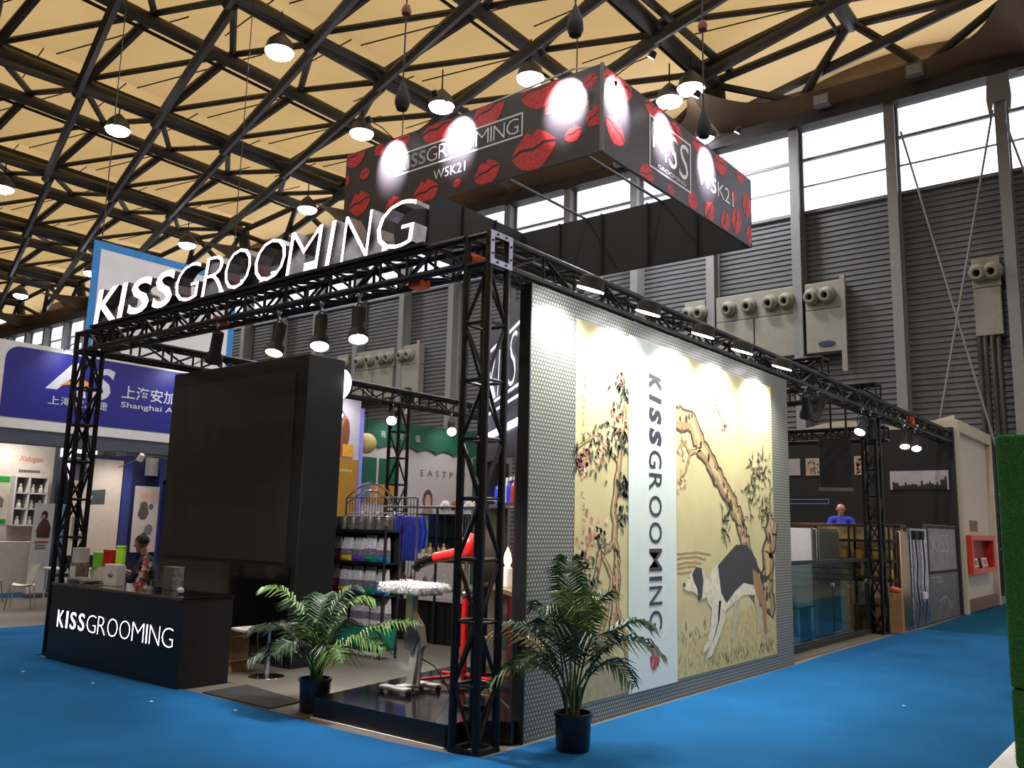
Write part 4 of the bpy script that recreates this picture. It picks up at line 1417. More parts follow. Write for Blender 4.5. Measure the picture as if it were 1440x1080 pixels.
# --- grooming table
FUR = mat('white_fur', (236, 232, 230), .85, 0, .04)
gt = thing('grooming_table', 'wheeled grooming table with a fluffy white top', 'table', (-1.55, .85, .185))
part('table_pad', MB().bbox(-1.85, -1.26, .66, 1.05, 1.12, 1.19, .03), FUR, gt)
fm = MB()
fr = random.Random(4)
for k in range(5200):
    side = fr.random()
    if side < .5:
        x, y, z = fr.uniform(-1.84, -1.27), fr.uniform(.67, 1.04), 1.182
        d = Vector((fr.gauss(0, .9), fr.gauss(0, .9), .5))
    else:
        if fr.random() < .6:
            x, y = fr.uniform(-1.84, -1.27), fr.choice([.665, 1.045])
            d = Vector((fr.gauss(0, .4), -1 if y < .8 else 1, fr.gauss(-.5, .4)))
        else:
            x, y = fr.choice([-1.845, -1.265]), fr.uniform(.67, 1.04)
            d = Vector((-1 if x < -1.5 else 1, fr.gauss(0, .4), fr.gauss(-.5, .4)))
        z = fr.uniform(1.12, 1.185)
    d = d.normalized() * fr.uniform(.025, .042)
    t_ = Vector((fr.uniform(-1, 1), fr.uniform(-1, 1), fr.uniform(-1, 1))).normalized() * .006
    p = Vector((x, y, z))
    fm.add([p - t_, p + t_, p + d], [(0, 1, 2)])
part('fur', fm, FUR, gt)['kind'] = 'stuff'
LG = mat('leg_white', (206, 202, 192), .35, .2)
part('top_plate', MB().box(-1.8, -1.3, .72, .98, 1.09, 1.12), LG, gt)
part('upper_column', MB().bbox(-1.62, -1.53, .81, .89, .62, 1.1, .008), LG, gt)
part('lift_arm', MB().prism([(-1.53, .92), (-1.42, .8), (-1.38, .62), (-1.45, .55), (-1.53, .62)], (0, .82, 0), (1, 0, 0), (0, 0, 1), (0, .06, 0)), LG, gt)
part('gear_cover', MB().prism([(-1.62, .75), (-1.5, .82), (-1.42, .7), (-1.48, .56), (-1.6, .58)], (0, .79, 0), (1, 0, 0), (0, 0, 1), (0, .02, 0)), GREYM, gt)
part('lower_leg', MB().obox((-1.5, .85, .44), (.045, 0, 0), (0, .045, 0), (.035, 0, .2)), LG, gt)
part('strut', MB().tube([(-1.44, .85, .6), (-1.45, .85, .25)], .018, 8), LG, gt)
part('foot', MB().bbox(-1.75, -1.4, .62, .72, .215, .25, .01), LG, gt)
part('foot', MB().bbox(-1.72, -1.36, .98, 1.08, .215, .25, .01), LG, gt)
part('foot_beam', MB().bbox(-1.6, -1.48, .68, 1.04, .22, .26, .01), LG, gt)
for cx, cy in ((-1.75, .67), (-1.4, .67), (-1.72, 1.03), (-1.36, 1.03)):
    part('caster', MB().lathe([(.0, -.014), (.026, -.014), (.03, -.008), (.03, .008), (.026, .014), (0, .014)], (cx, cy, .215), 12, (0, 1, 0)), BLACKM, gt, True)
part('cable', MB().tube([(-1.42, .85, .5), (-1.3, .9, .44), (-1.2, .95, .3), (-1.18, 1.0, .195)], .006, 6), BLACKM, gt)

# --- red stand dryer
dr = thing('stand_dryer', 'red salon stand dryer with black nozzle on wheels', 'dryer', (-1.46, 1.5, .185))
part('lower_pole', MB().tube([(-1.46, 1.5, .23), (-1.46, 1.5, 1.04)], .034, 14), RED, dr, True)
part('upper_pole', MB().tube([(-1.46, 1.5, 1.04), (-1.46, 1.5, 1.45)], .022, 12), CHROME, dr, True)
part('clamp', MB().lathe([(.042, 0), (.048, .01), (.048, .04), (.04, .05)], (-1.46, 1.5, 1.04), 14), CHROME, dr, True)
part('tension_rod', MB().tube([(-1.5, 1.47, 1.1), (-1.5, 1.47, 1.42)], .008, 6), RED, dr)
part('motor_head', MB().lathe([(.0, -.14), (.07, -.13), (.11, -.07), (.12, .0), (.115, .05), (.085, .1), (.05, .14), (0, .15)], (-1.42, 1.5, 1.53), 20, (.35, 0, 1)), RED, dr, True)
part('vent', MB().lathe([(.085, 0), (.09, .02), (.06, .03), (0, .03)], (-1.31, 1.5, 1.56), 16, (1, 0, .2)), BLACKM, dr, True)
part('blower_tube', MB().tube([(-1.46, 1.49, 1.5), (-1.62, 1.46, 1.46), (-1.84, 1.42, 1.41)], [.06, .055, .055], 14), RED, dr, True)
part('nozzle', MB().tube([(-1.83, 1.42, 1.41), (-1.93, 1.4, 1.385), (-2.02, 1.38, 1.34), (-2.06, 1.37, 1.29)], [.058, .056, .05, .045], 14), BLACKG, dr, True)
for a in range(5):
    t = 2 * PI * a / 5 + .3
    e = Vector((-1.46 + .42 * math.cos(t), 1.5 + .42 * math.sin(t), .24))
    part('leg', MB().tube([(-1.46, 1.5, .27), e], [.024, .016], 8), RED, dr, True)
    part('caster', MB().lathe([(0, -.014), (.024, -.014), (.028, 0), (.024, .014), (0, .014)], (e.x, e.y, .214), 12, (-math.sin(t), math.cos(t), 0)), BLACKM, dr, True)
part('power_cord', MB().tube([(-1.5, 1.47, .95), (-1.56, 1.42, .8), (-1.52, 1.44, .6), (-1.42, 1.4, .45), (-1.2, 1.2, .2)], .007, 6), BLACKM, dr)
tag(part('foot_switch', MB().bbox(-.72, -.5, .58, .72, .185, .225, .01), BLACKG), 'small black foot switch on the stage beside the post', 'switch')

# --- potted palms
LEAFA = mat('palm_leaf', (84, 112, 52), .42, 0, .3, 12)
LEAFB = mat('palm_leaf_dark', (46, 70, 42), .45, 0, .3, 12)
LEAFD = mat('palm_leaf_dry', (150, 128, 74), .6, 0, .2, 12)
STEM = mat('palm_stem', (88, 98, 50), .6, 0, .25, 20)
SOIL = mat('soil', (48, 36, 28), .95, 0, .3, 40, .6, 60)


def frond(base, az, reach, h, droop, L, parent, m, rnd, nl=24):
    """arched stalk with two rows of folded leaflets"""
    bx, by, bz = base
    dx, dy = math.cos(az), math.sin(az)
    pts = []
    for i in range(17):
        t = i / 16
        pts.append(Vector((bx + dx * reach * t ** 1.25, by + dy * reach * t ** 1.25, bz + h * (1 - (1 - t) ** 1.9) - droop * t ** 3)))
    mb = MB().tube(pts[::2], [.009 - .0007 * i for i in range(9)], 5)
    side = Vector((-dy, dx, 0))
    for i in range(nl):
        t = .3 + .7 * i / (nl - 1)
        k = t * 16
        j = min(int(k), 15)
        p = pts[j].lerp(pts[j + 1], k - j)
        fw = (pts[j + 1] - pts[j]).normalized()
        up = side.cross(fw).normalized() * (1 if side.cross(fw).z > 0 else -1)
        ln = L * (math.sin(PI * min(1, .16 + .84 * (t - .3) / .7)) ** .6 * .9 + .16) * rnd.uniform(.85, 1.1)
        for s_ in (-1, 1):
            d = (side * s_ * .9 + fw * .65 + up * rnd.uniform(.0, .25)).normalized()
            q1 = p + d * ln * .5 + up * .012 - Vector((0, 0, ln * .05))
            q2 = p + d * ln - Vector((0, 0, ln * rnd.uniform(.3, .55)))
            w_ = fw * .011 * rnd.uniform(.8, 1.25)
            v_ = up * .005
            mb.add([p - w_ * .5, p + w_ * .5, q1 - w_ + v_, q1 - v_, q1 + w_ + v_, q2], [(0, 3, 2), (0, 1, 3), (1, 4, 3), (2, 3, 5), (3, 4, 5)])
    return part('frond', mb, m, parent)


def palm(x, y, r, ph, specs, lab, seed, z0=.012):
    rnd = random.Random(seed)
    t = thing('potted_palm', lab, 'potted plant', (x, y, z0), group='potted palms beside the booth')
    part('pot', MB().lathe([(r * .86, 0), (r * .9, .01), (r * .98, ph * .9), (r * 1.05, ph * .91), (r * 1.05, ph), (r * .94, ph), (r * .92, ph * .9)], (x, y, z0), 24), mat('pot_black', (20, 21, 26), .32), t, True)
    part('soil', MB().lathe([(0, ph * .9), (r * .93, ph * .9)], (x, y, z0), 16), SOIL, t)
    for i, (az, reach, h, dr_, L, mm) in enumerate(specs):
        a = rnd.uniform(0, 6.28)
        b = (x + r * .45 * math.cos(a) * rnd.random(), y + r * .45 * math.sin(a) * rnd.random(), z0 + ph * .88)
        frond(b, az + rnd.uniform(-.08, .08), reach, h, dr_, L, t, (LEAFA, LEAFB, LEAFD)[mm], rnd)
    for k in range(5):
        a = rnd.uniform(0, 6.28)
        part('cane', MB().tube([(x + r * .3 * math.cos(a), y + r * .3 * math.sin(a), z0 + ph * .88), (x + r * .5 * math.cos(a), y + r * .5 * math.sin(a), z0 + ph + .2)], [.012, .008], 6), STEM, t)
    return t


RT = (0.785, 0.618)      # picture-right direction on the floor
azr = math.atan2(RT[1], RT[0])
palm(-2.16, .2, .148, .3, [
    (azr + PI, .55, .95, .12, .26, 0), (azr + PI - .35, .75, .62, .22, .3, 1), (azr + PI + .3, .62, .42, .2, .26, 1), (azr + .15, .5, .85, .1, .28, 0), (azr - .1, .95, .62, .05, .27, 0), (azr - .35, .7, .55, .22, .32, 0),
    (azr + .5, .4, .9, .05, .24, 1), (azr - 1.4, .35, .7, .12, .26, 1), (azr - 1.0, .55, .5, .25, .3, 0), (azr - 2.2, .5, .5, .2, .28, 1), (azr + PI / 2, .4, .85, .1, .26, 1), (azr + 2.2, .5, .8, .15, .26, 1), (azr - 1.8, .25, .55, .1, .24, 0), (azr + 1.0, .3, .6, .1, .22, 1)],
    'potted palm in front of the stage left end', 31)
palm(.42, .7, .15, .29, [
    (azr + PI, .62, .8, .12, .25, 1), (azr + PI + .1, .72, .62, .42, .22, 0), (azr + PI - .3, .8, .75, .2, .24, 2), (azr + .05, .6, .85, .15, .3, 1), (azr - .15, .75, .8, .32, .32, 1), (azr + .4, .35, 1.0, .05, .26, 1),
    (azr + PI / 2, .2, 1.25, .02, .24, 1), (azr + 2.0, .25, 1.15, .03, .26, 1), (azr - 1.4, .25, .95, .1, .3, 0), (azr - 1.0, .4, .8, .2, .3, 1), (azr - 2.0, .4, .85, .15, .28, 1), (azr + 1.1, .3, .9, .1, .24, 1), (azr - .5, .5, .6, .3, .26, 1), (azr - 2.5, .5, .65, .25, .26, 1), (azr - 1.7, .15, 1.0, .03, .28, 0), (azr + PI + .6, .35, .95, .1, .26, 1)],
    'potted palm in front of the patterned mural wall', 47)

# --- product rack behind the screen tower
rk = thing('product_rack', 'black shop rack filled with silver treat bags', 'shelf', (-4.68, 2.95, 0))
for x_ in (-5.42, -3.99):
    for y_ in (2.76, 3.03):
        member('upright', (x_, y_, 0), (x_, y_, 1.72), .018, BLACKM, rk, 6)
for z_ in (.14, .82, 1.24, 1.66):
    part('board', MB().box(-5.44, -3.97, 2.74, 3.05, z_ - .02, z_), BLACKM, rk)
    part('price_rail', MB().box(-5.44, -3.97, 2.73, 2.74, z_ - .035, z_ + .012), BLACK, rk)
part('back_grid', MB().box(-5.42, -3.99, 3.04, 3.05, .14, 1.66), BLACKM, rk)
gp = thing('wire_display_panel', 'chrome wire panel with arched top behind the rack', 'rack', (-4.8, 3.35, 0))
for k in range(24):
    x_ = -5.45 + k * .06
    hh = 2.12 + (.0 if k > 20 else .0)
    member('wire', (x_, 3.35, 1.0), (x_, 3.35, hh), .006, CHROME, gp, 5)
for z_ in (1.0, 1.9, 2.12):
    member('cross_bar', (-5.47, 3.35, z_), (-4.0, 3.35, z_), .01, CHROME, gp, 6)
for dz in (0, .1):
    part('arch_tube', MB().tube([(-5.45 + 1.0 * i / 12, 3.34, 2.12 - dz + .2 * math.sin(PI * i / 12)) for i in range(13)], .014, 8), CHROME, gp, True)
for x_ in (-5.47, -4.0):
    member('stand_leg', (x_, 3.35, 0), (x_, 3.35, 2.12), .014, CHROME, gp, 6)

BAND = [('red', (200, 40, 30)), ('crimson', (190, 30, 60)), ('yellow', (214, 176, 30)), ('purple', (92, 56, 170)), ('green', (30, 130, 96)), ('blue', (40, 120, 200))]
SILV = mat('silver_film', (214, 210, 212), .3, .3, .3, 30, 1.0, 45)
BDARK = mat('bag_print', (110, 106, 118), .4, 0, .75, 45)


def treat_bag(x, y, z, w, h, bcol, lab, group):
    t = thing('treat_bag', lab, 'bag', (x, y, z), group=group)
    rows = [(0, .05), (.12, .075), (.45, .07), (.75, .045), (.92, .015), (1.0, .008)]

    def slab(a, b, e):
        mb = MB()
        P = []
        for f, d in rows:
            if a - 1e-6 <= f <= b + 1e-6:
                P.append((f, d))
        P = [(a, np.interp(a, [r[0] for r in rows], [r[1] for r in rows]))] + [p for p in P if a < p[0] < b] + [(b, np.interp(b, [r[0] for r in rows], [r[1] for r in rows]))]
        vs, fs = [], []
        for f, d in P:
            d += e
            for sx, sy in ((-.5, -.15), (-.38, -1), (0, -1.12), (.38, -1), (.5, -.15), (.5, .3), (-.5, .3)):
                vs.append((x + sx * (w + e), y + sy * d, z + f * h))
        n = 7
        for i in range(len(P) - 1):
            for k in range(n):
                fs.append((i * n + k, i * n + (k + 1) % n, (i + 1) * n + (k + 1) % n, (i + 1) * n + k))
        fs.append(tuple(range(n - 1, -1, -1)))
        fs.append(tuple(range((len(P) - 1) * n, len(P) * n)))
        return mb.add(vs, fs)
    part('bag_top', slab(.5, 1.0, 0), SILV, t)
    part('label_print', slab(.24, .5, .001), BDARK, t)
    part('colour_band', slab(0, .24, .002), mat('band_' + bcol[0], bcol[1], .35), t)
    return t


proto = {}
ords = ['leftmost', 'second', 'third', 'fourth', 'fifth', 'rightmost']
for row, z_ in (('upper', 1.241), ('lower', .821)):
    for k in range(6):
        bc_ = BAND[k]
        treat_bag(-5.3 + k * .24 + random.uniform(-.01, .01), 2.86, z_, .205, .34 + random.uniform(-.02, .02), bc_, 'silver treat bag with %s base, %s in the %s shelf row' % (bc_[0], ords[k], row), 'treat bags in the %s shelf row' % row)
for k, (x_, c_) in enumerate(((-5.0, ('grey', (150, 150, 155))), (-4.55, ('pale', (190, 186, 180))), (-4.15, ('white', (210, 206, 204))))):
    treat_bag(x_, 2.9, .4, .34, .38, c_, ['large silver sack left on the bottom shelf behind the palm', 'large silver sack in the middle of the bottom shelf', 'large silver sack above the teal basket'][k], 'large sacks on the bottom shelf')
for k, x_ in enumerate((-5.05, -4.6, -4.17)):
    bk = thing('basket', ['teal plastic basket left on the rack floor board', 'teal plastic basket in the middle of the rack floor board', 'teal plastic basket at the rack right end'][k], 'basket', (x_, 2.9, .141), group='baskets on the rack floor board')
    part('tub', MB().prism([(-.17, 0), (.17, 0), (.2, .25), (.185, .25), (.16, .015), (-.16, .015), (-.185, .25), (-.2, .25)], (x_, 2.76, .141), (1, 0, 0), (0, 0, 1), (0, .26, 0)).box(x_ - .17, x_ + .17, 2.76, 2.77, .141, .38), mat('basket_teal', (20, 128, 110), .5), bk)
    part('contents', MB().ball((x_, 2.9, .3), (.15, .11, .08), 10, 6), SILV, bk, True)
can0 = thing('pet_food_can', 'x', 'can', (-5.3, 2.9, 1.661), group='cans along the rack top')
part('can_body', MB().lathe([(.078, 0), (.08, .005), (.08, .17), (.078, .175)], n=16), mat('can_print', (96, 92, 84), .4, .1, .8, 24), can0, True, True)
part('can_lid', MB().lathe([(.081, .172), (.081, .185), (.07, .187), (0, .187)], n=16), STAIN, can0, True, True)
cl = ['leftmost', 'second', 'third', 'fourth', 'fifth', 'sixth', 'seventh', 'rightmost']
for k in range(8):
    lab = 'printed can %s in the row along the rack top' % cl[k]
    if k == 0:
        can0['label'] = lab
    else:
        dup(can0, (-5.3 + k * .172, 2.9, 1.661), k * .7, lab)
for k, (x_, m_) in enumerate(((-4.72, (190, 60, 80)), (-4.42, (150, 70, 200)), (-4.08, (60, 90, 160)))):
    bottle((x_, 3.0, 1.661), .028, .26, mat('spray_%d' % k, m_, .3), WHITE, ['pink spray bottle behind the row of cans', 'purple spray bottle behind the row of cans', 'blue spray bottle behind the row of cans'][k], 'spray bottles on the rack top')

# --- display bar further back: rail with uniforms, shelf, glass cabinet, model heads
ds = thing('display_bar', 'black display frame with rail and bottle shelf at the back', 'rack', (-4.7, 4.6, 0))
for x_ in (-5.72, -4.6, -3.4):
    for y_ in (4.4, 4.85):
        member('upright', (x_, y_, 0), (x_, y_, 2.02), .02, BLACKM, ds, 6)
member('rail', (-5.75, 4.4, 2.02), (-3.4, 4.4, 2.02), .02, GREYM, ds, 8)
part('shelf_board', MB().box(-5.4, -3.4, 4.38, 4.87, 1.2, 1.235), BLACKM, ds)
part('lower_shelf', MB().box(-5.72, -3.4, 4.4, 4.87, .78, .81), BLACKM, ds)
for k in range(7):
    part('base_panel', MB().bbox(-5.7 + k * .33, -5.7 + k * .33 + .31, 4.42, 4.85, .02, .6, .006), BLACK, ds)
part('base_top', MB().box(-5.72, -3.38, 4.4, 4.87, .6, .63), BLACKG, ds)
gc = thing('glass_cabinet', 'glass display cabinet standing on the back display shelf', 'cabinet', (-4.6, 4.7, 1.236))
part('back_board', MB().box(-5.2, -3.98, 4.84, 4.855, 1.24, 1.9), mat('cabinet_grey', (92, 94, 92), .5), gc)
part('glass_front', MB().box(-5.2, -3.98, 4.58, 4.586, 1.24, 1.9), GLASS, gc)
part('top_board', MB().box(-5.22, -3.96, 4.56, 4.86, 1.9, 1.92), BLACKM, gc)
for x_ in (-5.21, -4.6, -3.97):
    member('frame_post', (x_, 4.58, 1.236), (x_, 4.58, 1.9), .012, BLACKM, gc, 6)
part('inner_shelf', MB().box(-5.2, -3.98, 4.6, 4.84, 1.55, 1.56), GLASS, gc)
for k, (x_, nm, c_) in enumerate(((-5.3, 'gold', (196, 160, 96)), (-5.16, 'gold', (196, 160, 96)), (-4.93, 'cream', (206, 196, 170)), (-4.78, 'gold', (196, 160, 96)), (-4.63, 'cream', (206, 196, 170)), (-4.5, 'gold', (196, 160, 96)))):
    bottle((x_, 4.46, 1.236), .045, .24, mat('lotion_' + nm, c_, .3, .1), mat('cap_gold', (210, 180, 110), .3, .6), 'small %s lotion bottle, %s on the back display shelf' % (nm, ords[k]), 'lotion bottles on the back shelf')
for k in range(6):
    jx = -4.95 + k * .075
    j_ = thing('jar', 'white cream jar %s in the low row beside the dryer nozzle' % ords[k], 'jar', (jx, 4.41, 1.236), group='cream jars on the back shelf')
    part('glass', MB().lathe([(.03, 0), (.033, .01), (.033, .06)], (jx, 4.41, 1.236), 12), WHITE, j_, True)
    part('lid', MB().lathe([(.034, .06), (.034, .085), (0, .085)], (jx, 4.41, 1.236), 12), mat('lid_cream', (220, 206, 180), .4), j_, True)
for k, (x_, c_) in enumerate(((-5.35, (190, 60, 120)), (-5.2, (210, 200, 200)), (-4.9, (170, 130, 150)), (-4.72, (150, 120, 140)), (-4.5, (200, 196, 190)))):
    bottle((x_, 4.5, .811), .04, .2, mat('low_bottle_%d' % k, c_, .35), WHITE, ['pink bottle leftmost on the low back shelf', 'clear bottle second on the low back shelf', 'mauve bottle in the middle of the low back shelf', 'grey-mauve bottle fourth on the low back shelf', 'pale bottle rightmost on the low back shelf'][k], 'bottles on the low back shelf')


def uniform(x, y, z, lab, s=1.0, rz=0):
    t = thing('uniform', lab, 'garment', (x, y, z), rz, group='blue uniforms on the rail')
    b = MB()
    prof = [(.0, .16, .05), (-.05, .2, .06), (-.2, .17, .075), (-.45, .18, .08), (-.62, .2, .085), (-.7, .16, .07)]
    vs, fs = [], []
    n = 14
    for i, (dz, rx, ry) in enumerate(prof):
        for k in range(n):
            a = 2 * PI * k / n
            rip = 1 + .14 * math.sin(3 * a + i) + .08 * math.sin(7 * a - i)
            vs.append((rx * s * math.cos(a) * rip, ry * s * math.sin(a) * rip, dz * s))
    for i in range(len(prof) - 1):
        for k in range(n):
            fs.append((i * n + k, i * n + (k + 1) % n, (i + 1) * n + (k + 1) % n, (i + 1) * n + k))
    b.add(vs, fs + [tuple(range(n))])
    part('jacket', b, mat('uniform_blue', (22, 48, 190), .6, 0, .25, 9), t, True, True)
    for sd in (-1, 1):
        part('sleeve', MB().tube([(sd * .16 * s, 0, -.03 * s), (sd * .22 * s, -.02, -.25 * s), (sd * .2 * s, -.03, -.5 * s)], [.055 * s, .06 * s, .05 * s], 8), MATS['uniform_blue'], t, True, True)
    part('hanger', MB().tube([(-.15 * s, 0, -.01), (0, 0, .06), (.15 * s, 0, -.01)], .006, 5).tube([(0, 0, .06), (0, 0, .12), (.02, 0, .15)], .005, 5), WHITE, t, False, True)


uniform(-5.42, 4.4, 1.88, 'blue uniform hanging leftmost beside the silver bags')
uniform(-5.12, 4.4, 1.87, 'blue uniform hanging second beside the gold bottles', .95, .3)
uniform(-3.46, 4.4, 1.88, 'blue uniform seen through the corner truss post', .6, .2)
for k, (x_, c_, r_) in enumerate(((-4.72, (226, 222, 218), .075), (-4.5, (150, 92, 56), .075), (-4.24, (214, 212, 214), .07), (-4.07, (224, 214, 190), .085))):
    t = thing('model_head', ['white model dog head leftmost on the glass cabinet', 'brown model dog head on the glass cabinet', 'pale model dog head behind the corner post', 'cream fluffy model dog head right of the corner post'][k], 'model', (x_, 4.7, 1.921), group='model heads on the glass cabinet')
    m_ = mat('head_fur_%d' % k, c_, .9, 0, .1, 30, .8, 40)
    part('neck', MB().lathe([(.05, 0), (.035, .03), (.035, .08)], (x_, 4.7, 1.921), 10), WHITE, t, True)
    part('skull', MB().ball((x_, 4.7, 1.921 + .13), (r_, r_, r_ * 1.05), 14, 10), m_, t, True)
    part('muzzle', MB().ball((x_ - .02, 4.7 - r_ * .95, 1.921 + .11), (r_ * .45, r_ * .6, r_ * .4), 10, 8), m_, t, True)
    for sd in (-1, 1):
        part('ear', MB().ball((x_ + sd * r_ * .95, 4.7, 1.921 + .11), (r_ * .3, r_ * .45, r_ * .8), 10, 8), m_, t, True)

# ================================================================== RIGHT SIDE BEYOND THE MURAL
gr = thing('glass_railing', 'low glass railing with black rails beyond the mural wall', 'railing', (-.4, 9.6, 0))
part('base_channel', MB().box(-.46, -.34, 6.7, 11.3, .012, .09), BLACKM, gr)
for a, b in ((6.75, 9.45), (9.5, 11.28)):
    part('glass_pane', MB().box(-.406, -.394, a, b, .09, 1.28), GLASS, gr)
part('top_rail', MB().box(-.44, -.36, 6.7, 11.3, 1.28, 1.34), BLACKM, gr)
for y_ in (9.47, 11.28):
    part('clip', MB().bbox(-.43, -.37, y_ - .03, y_ + .03, .9, .96, .008), CHROME, gr)
for y_ in (6.7, 11.3):
    member('rail_post', (-.4, y_, 0), (-.4, y_, 1.3), .025, BLACKM, gr, 6)
wbp = thing('white_screen_panel', 'plain white panel standing behind the glass railing', 'panel', (-.75, 8.7, 0))
part('board', MB().bbox(-.79, -.75, 7.9, 9.62, .15, 1.84, .006), WHITE, wbp)
for y_ in (7.95, 9.57):
    part('edge_post', MB().box(-.8, -.74, y_ - .03, y_ + .03, .012, 1.86), GREYM, wbp)
fg = thing('steel_refrigerator', 'tall brushed steel cabinet behind the glass railing', 'cabinet', (-1.05, 10.35, 0))
part('cabinet_body', MB().bbox(-1.4, -.75, 9.8, 10.9, .06, 1.84, .01), STAIN, fg)
part('door', MB().bbox(-.748, -.72, 9.83, 10.87, .1, 1.8, .006), mat('steel_door', (126, 128, 124), .3, .85, .1, 3), fg)
for y_ in (9.9, 10.8):
    part('foot', MB().lathe([(.03, 0.012), (.03, .07)], (-1.05, y_, 0), 8), BLACKM, fg)
tb_ = thing('glass_table', 'teal glass-topped table seen through the glass railing', 'table', (-.62, 7.9, 0))
part('table_top', MB().bbox(-.72, -.48, 6.95, 8.9, .6, .63, .005), mat('table_teal', (42, 74, 78), .15), tb_)
for y_ in (7.6, 8.75):
    part('leg', MB().box(-.66, -.54, y_ - .09, y_ + .09, .012, .6), mat('leg_teal', (24, 46, 56), .3), tb_)
tag(part('black_box', MB().bbox(-.7, -.52, 7.3, 7.85, .631, .86, .006), mat('box_dark', (58, 58, 56), .5)), 'dark box on the teal table behind the glass', 'box')
bottle((-.6, 8.25, .631), .045, .24, mat('water_clear', (196, 206, 212), .15), WHITE, 'clear water bottle on the teal table', 'drinks on the teal table', 'water_bottle')
# open shelf with jars before a faintly glowing back board
sj = thing('jar_shelf', 'open black shelf with lit jars beside the far truss post', 'shelf', (-.55, 12.0, 0))
for x_ in (-1.6, -.85, -.12):
    member('upright', (x_, 11.85, .012), (x_, 11.85, 1.9), .025, BLACKM, sj, 6)
    member('upright', (x_, 12.2, .012), (x_, 12.2, 1.9), .025, BLACKM, sj, 6)
for z_ in (.9, 1.25, 1.62):
    part('board', MB().box(-1.65, -.08, 11.82, 12.22, z_, z_ + .05), BLACKM, sj)
part('glow_back', MB().box(-1.6, -.12, 12.23, 12.25, .9, 1.9), mat('shelf_glow', (150, 128, 88), .6, 0, .6, 4, emit=.14), sj)  # weak warm glow put into the board's material, no lamp there
jr = thing('lit_jar', 'x', 'jar', (-1.4, 12.0, 1.301), group='jars on the open black shelf')
part('glass', MB().lathe([(.07, 0), (.085, .02), (.085, .17), (.05, .2)], n=12), mat('jar_gold', (206, 172, 70), .2), jr, True, True)
part('lid', MB().lathe([(.055, .2), (.055, .23), (0, .23)], n=12), STAIN, jr, True, True)
jl = 0
for zi, z_ in enumerate((1.301, .951)):
    for k in range(6):
        lab = 'golden jar %s on the %s board of the open black shelf' % (ords[k], ('upper', 'lower')[zi])
        if zi == 0 and k == 0:
            jr['label'] = lab
        else:
            dup(jr, (-1.45 + k * .25, 12.0, z_), 0, lab)
for (x0, x1, y0, y1, h, lab) in ((-.12, .1, 11.66, 11.8, .72, 'tall brown cardboard box right of the far truss post'), (-.42, -.14, 11.66, 11.8, .62, 'brown cardboard box behind the far truss post'), (-.7, -.46, 11.45, 11.78, .5, 'brown cardboard box left of the far truss post')):
    t = thing('cardboard_box', lab, 'box', ((x0 + x1) / 2, (y0 + y1) / 2, .012), group='cardboard boxes')
    part('box_body', MB().bbox(x0, x1, y0, y1, .013, h, .004), CARD, t)
    part('tape', MB().box((x0 + x1) / 2 - .02, (x0 + x1) / 2 + .02, y0 - .002, y1 + .002, h - .1, h + .002), mat('tape_tan', (176, 146, 100), .3), t)
tag(part('red_bag', MB().ball((-.0, 11.73, .77), (.1, .06, .055), 10, 7).ball((-.05, 11.72, .79), (.06, .05, .05), 8, 6), mat('bag_orange_red', (206, 90, 60), .6, 0, .3, 20)), 'crumpled orange-red bag on top of the tall cardboard box', 'bag')
# steel panels along the aisle
sp = thing('steel_screen', 'bronze reflecting steel panel beside the cardboard boxes', 'panel', (-.08, 12.5, 0), group='steel panels along the aisle')
part('sheet', MB().bbox(-.12, -.04, 12.27, 12.92, .012, 1.84, .02), mat('steel_bronze', (176, 142, 104), .22, .95, .2, 2.5), sp)
sq = thing('steel_screen', 'silver crinkled steel panel with hanging black cables', 'panel', (-.05, 13.5, 0), group='steel panels along the aisle')
part('sheet', MB().bbox(-.1, -.02, 12.95, 14.2, .013, 1.9, .01), mat('steel_crinkle', (170, 176, 190), .2, .9, .15, 4, .7, 9), sq)
for y_ in (13.2, 13.75):
    part('socket', MB().bbox(-.018, .03, y_ - .09, y_ + .09, 1.68, 1.86, .01), BLACKM, sq)
    part('cable', MB().tube([(.01, y_, 1.7), (.015, y_ + .06, 1.2), (.012, y_ - .04, .8), (.015, y_ + .1, .4), (.03, y_ - .2, .03)], .014, 6), BLACKM, sq)
part('plug_box', MB().bbox(-.018, .04, 13.6, 13.8, .52, .66, .01), WHITE, sq)
cbd = thing('chalkboard', 'grey framed board with chalky letters beside the white booth', 'board', (-.04, 15.55, 0))
part('board_panel', MB().bbox(-.1, -.02, 14.24, 16.9, .013, 2.0, .006), mat('board_grey', (92, 92, 96), .5, 0, .3, 5), cbd)
part('frame', frame_flat(14.26, 16.86, .98, 1.98, .06, (-.014, 0, 0), (0, 1, 0), (0, 0, 1)), BLACKM, cbd)
part('upper_sheet', MB().box(-.02, -.016, 14.3, 16.8, 1.04, 1.92), mat('sheet_grey', (128, 128, 134), .45, .2, .25, 4), cbd)
CH = mat('chalk', (176, 176, 180), .9, 0, .3, 30)
part('chalk_lettering', text_mb('KISS', (-.0135, 14.6, 1.42), (0, 1, 0), (0, 0, 1), width=1.5, height=.38, offset=-.01), CH, cbd)
part('chalk_lettering', text_mb('TTD', (-.0195, 14.5, .78), (0, 1, 0), (0, 0, 1), width=.9, height=.14), CH, cbd)
random.seed(21)
sw = MB()
pts = [(15.0 + .5 * math.cos(t * 1.3) + .12 * t, .35 + .13 * math.sin(t * 2.1)) for t in [i * .35 for i in range(18)]]
sw.ribbon(pts, .02, (-.0195, 0, 0), (0, 1, 0), (0, 0, 1))
part('chalk_swirl', sw, CH, cbd)

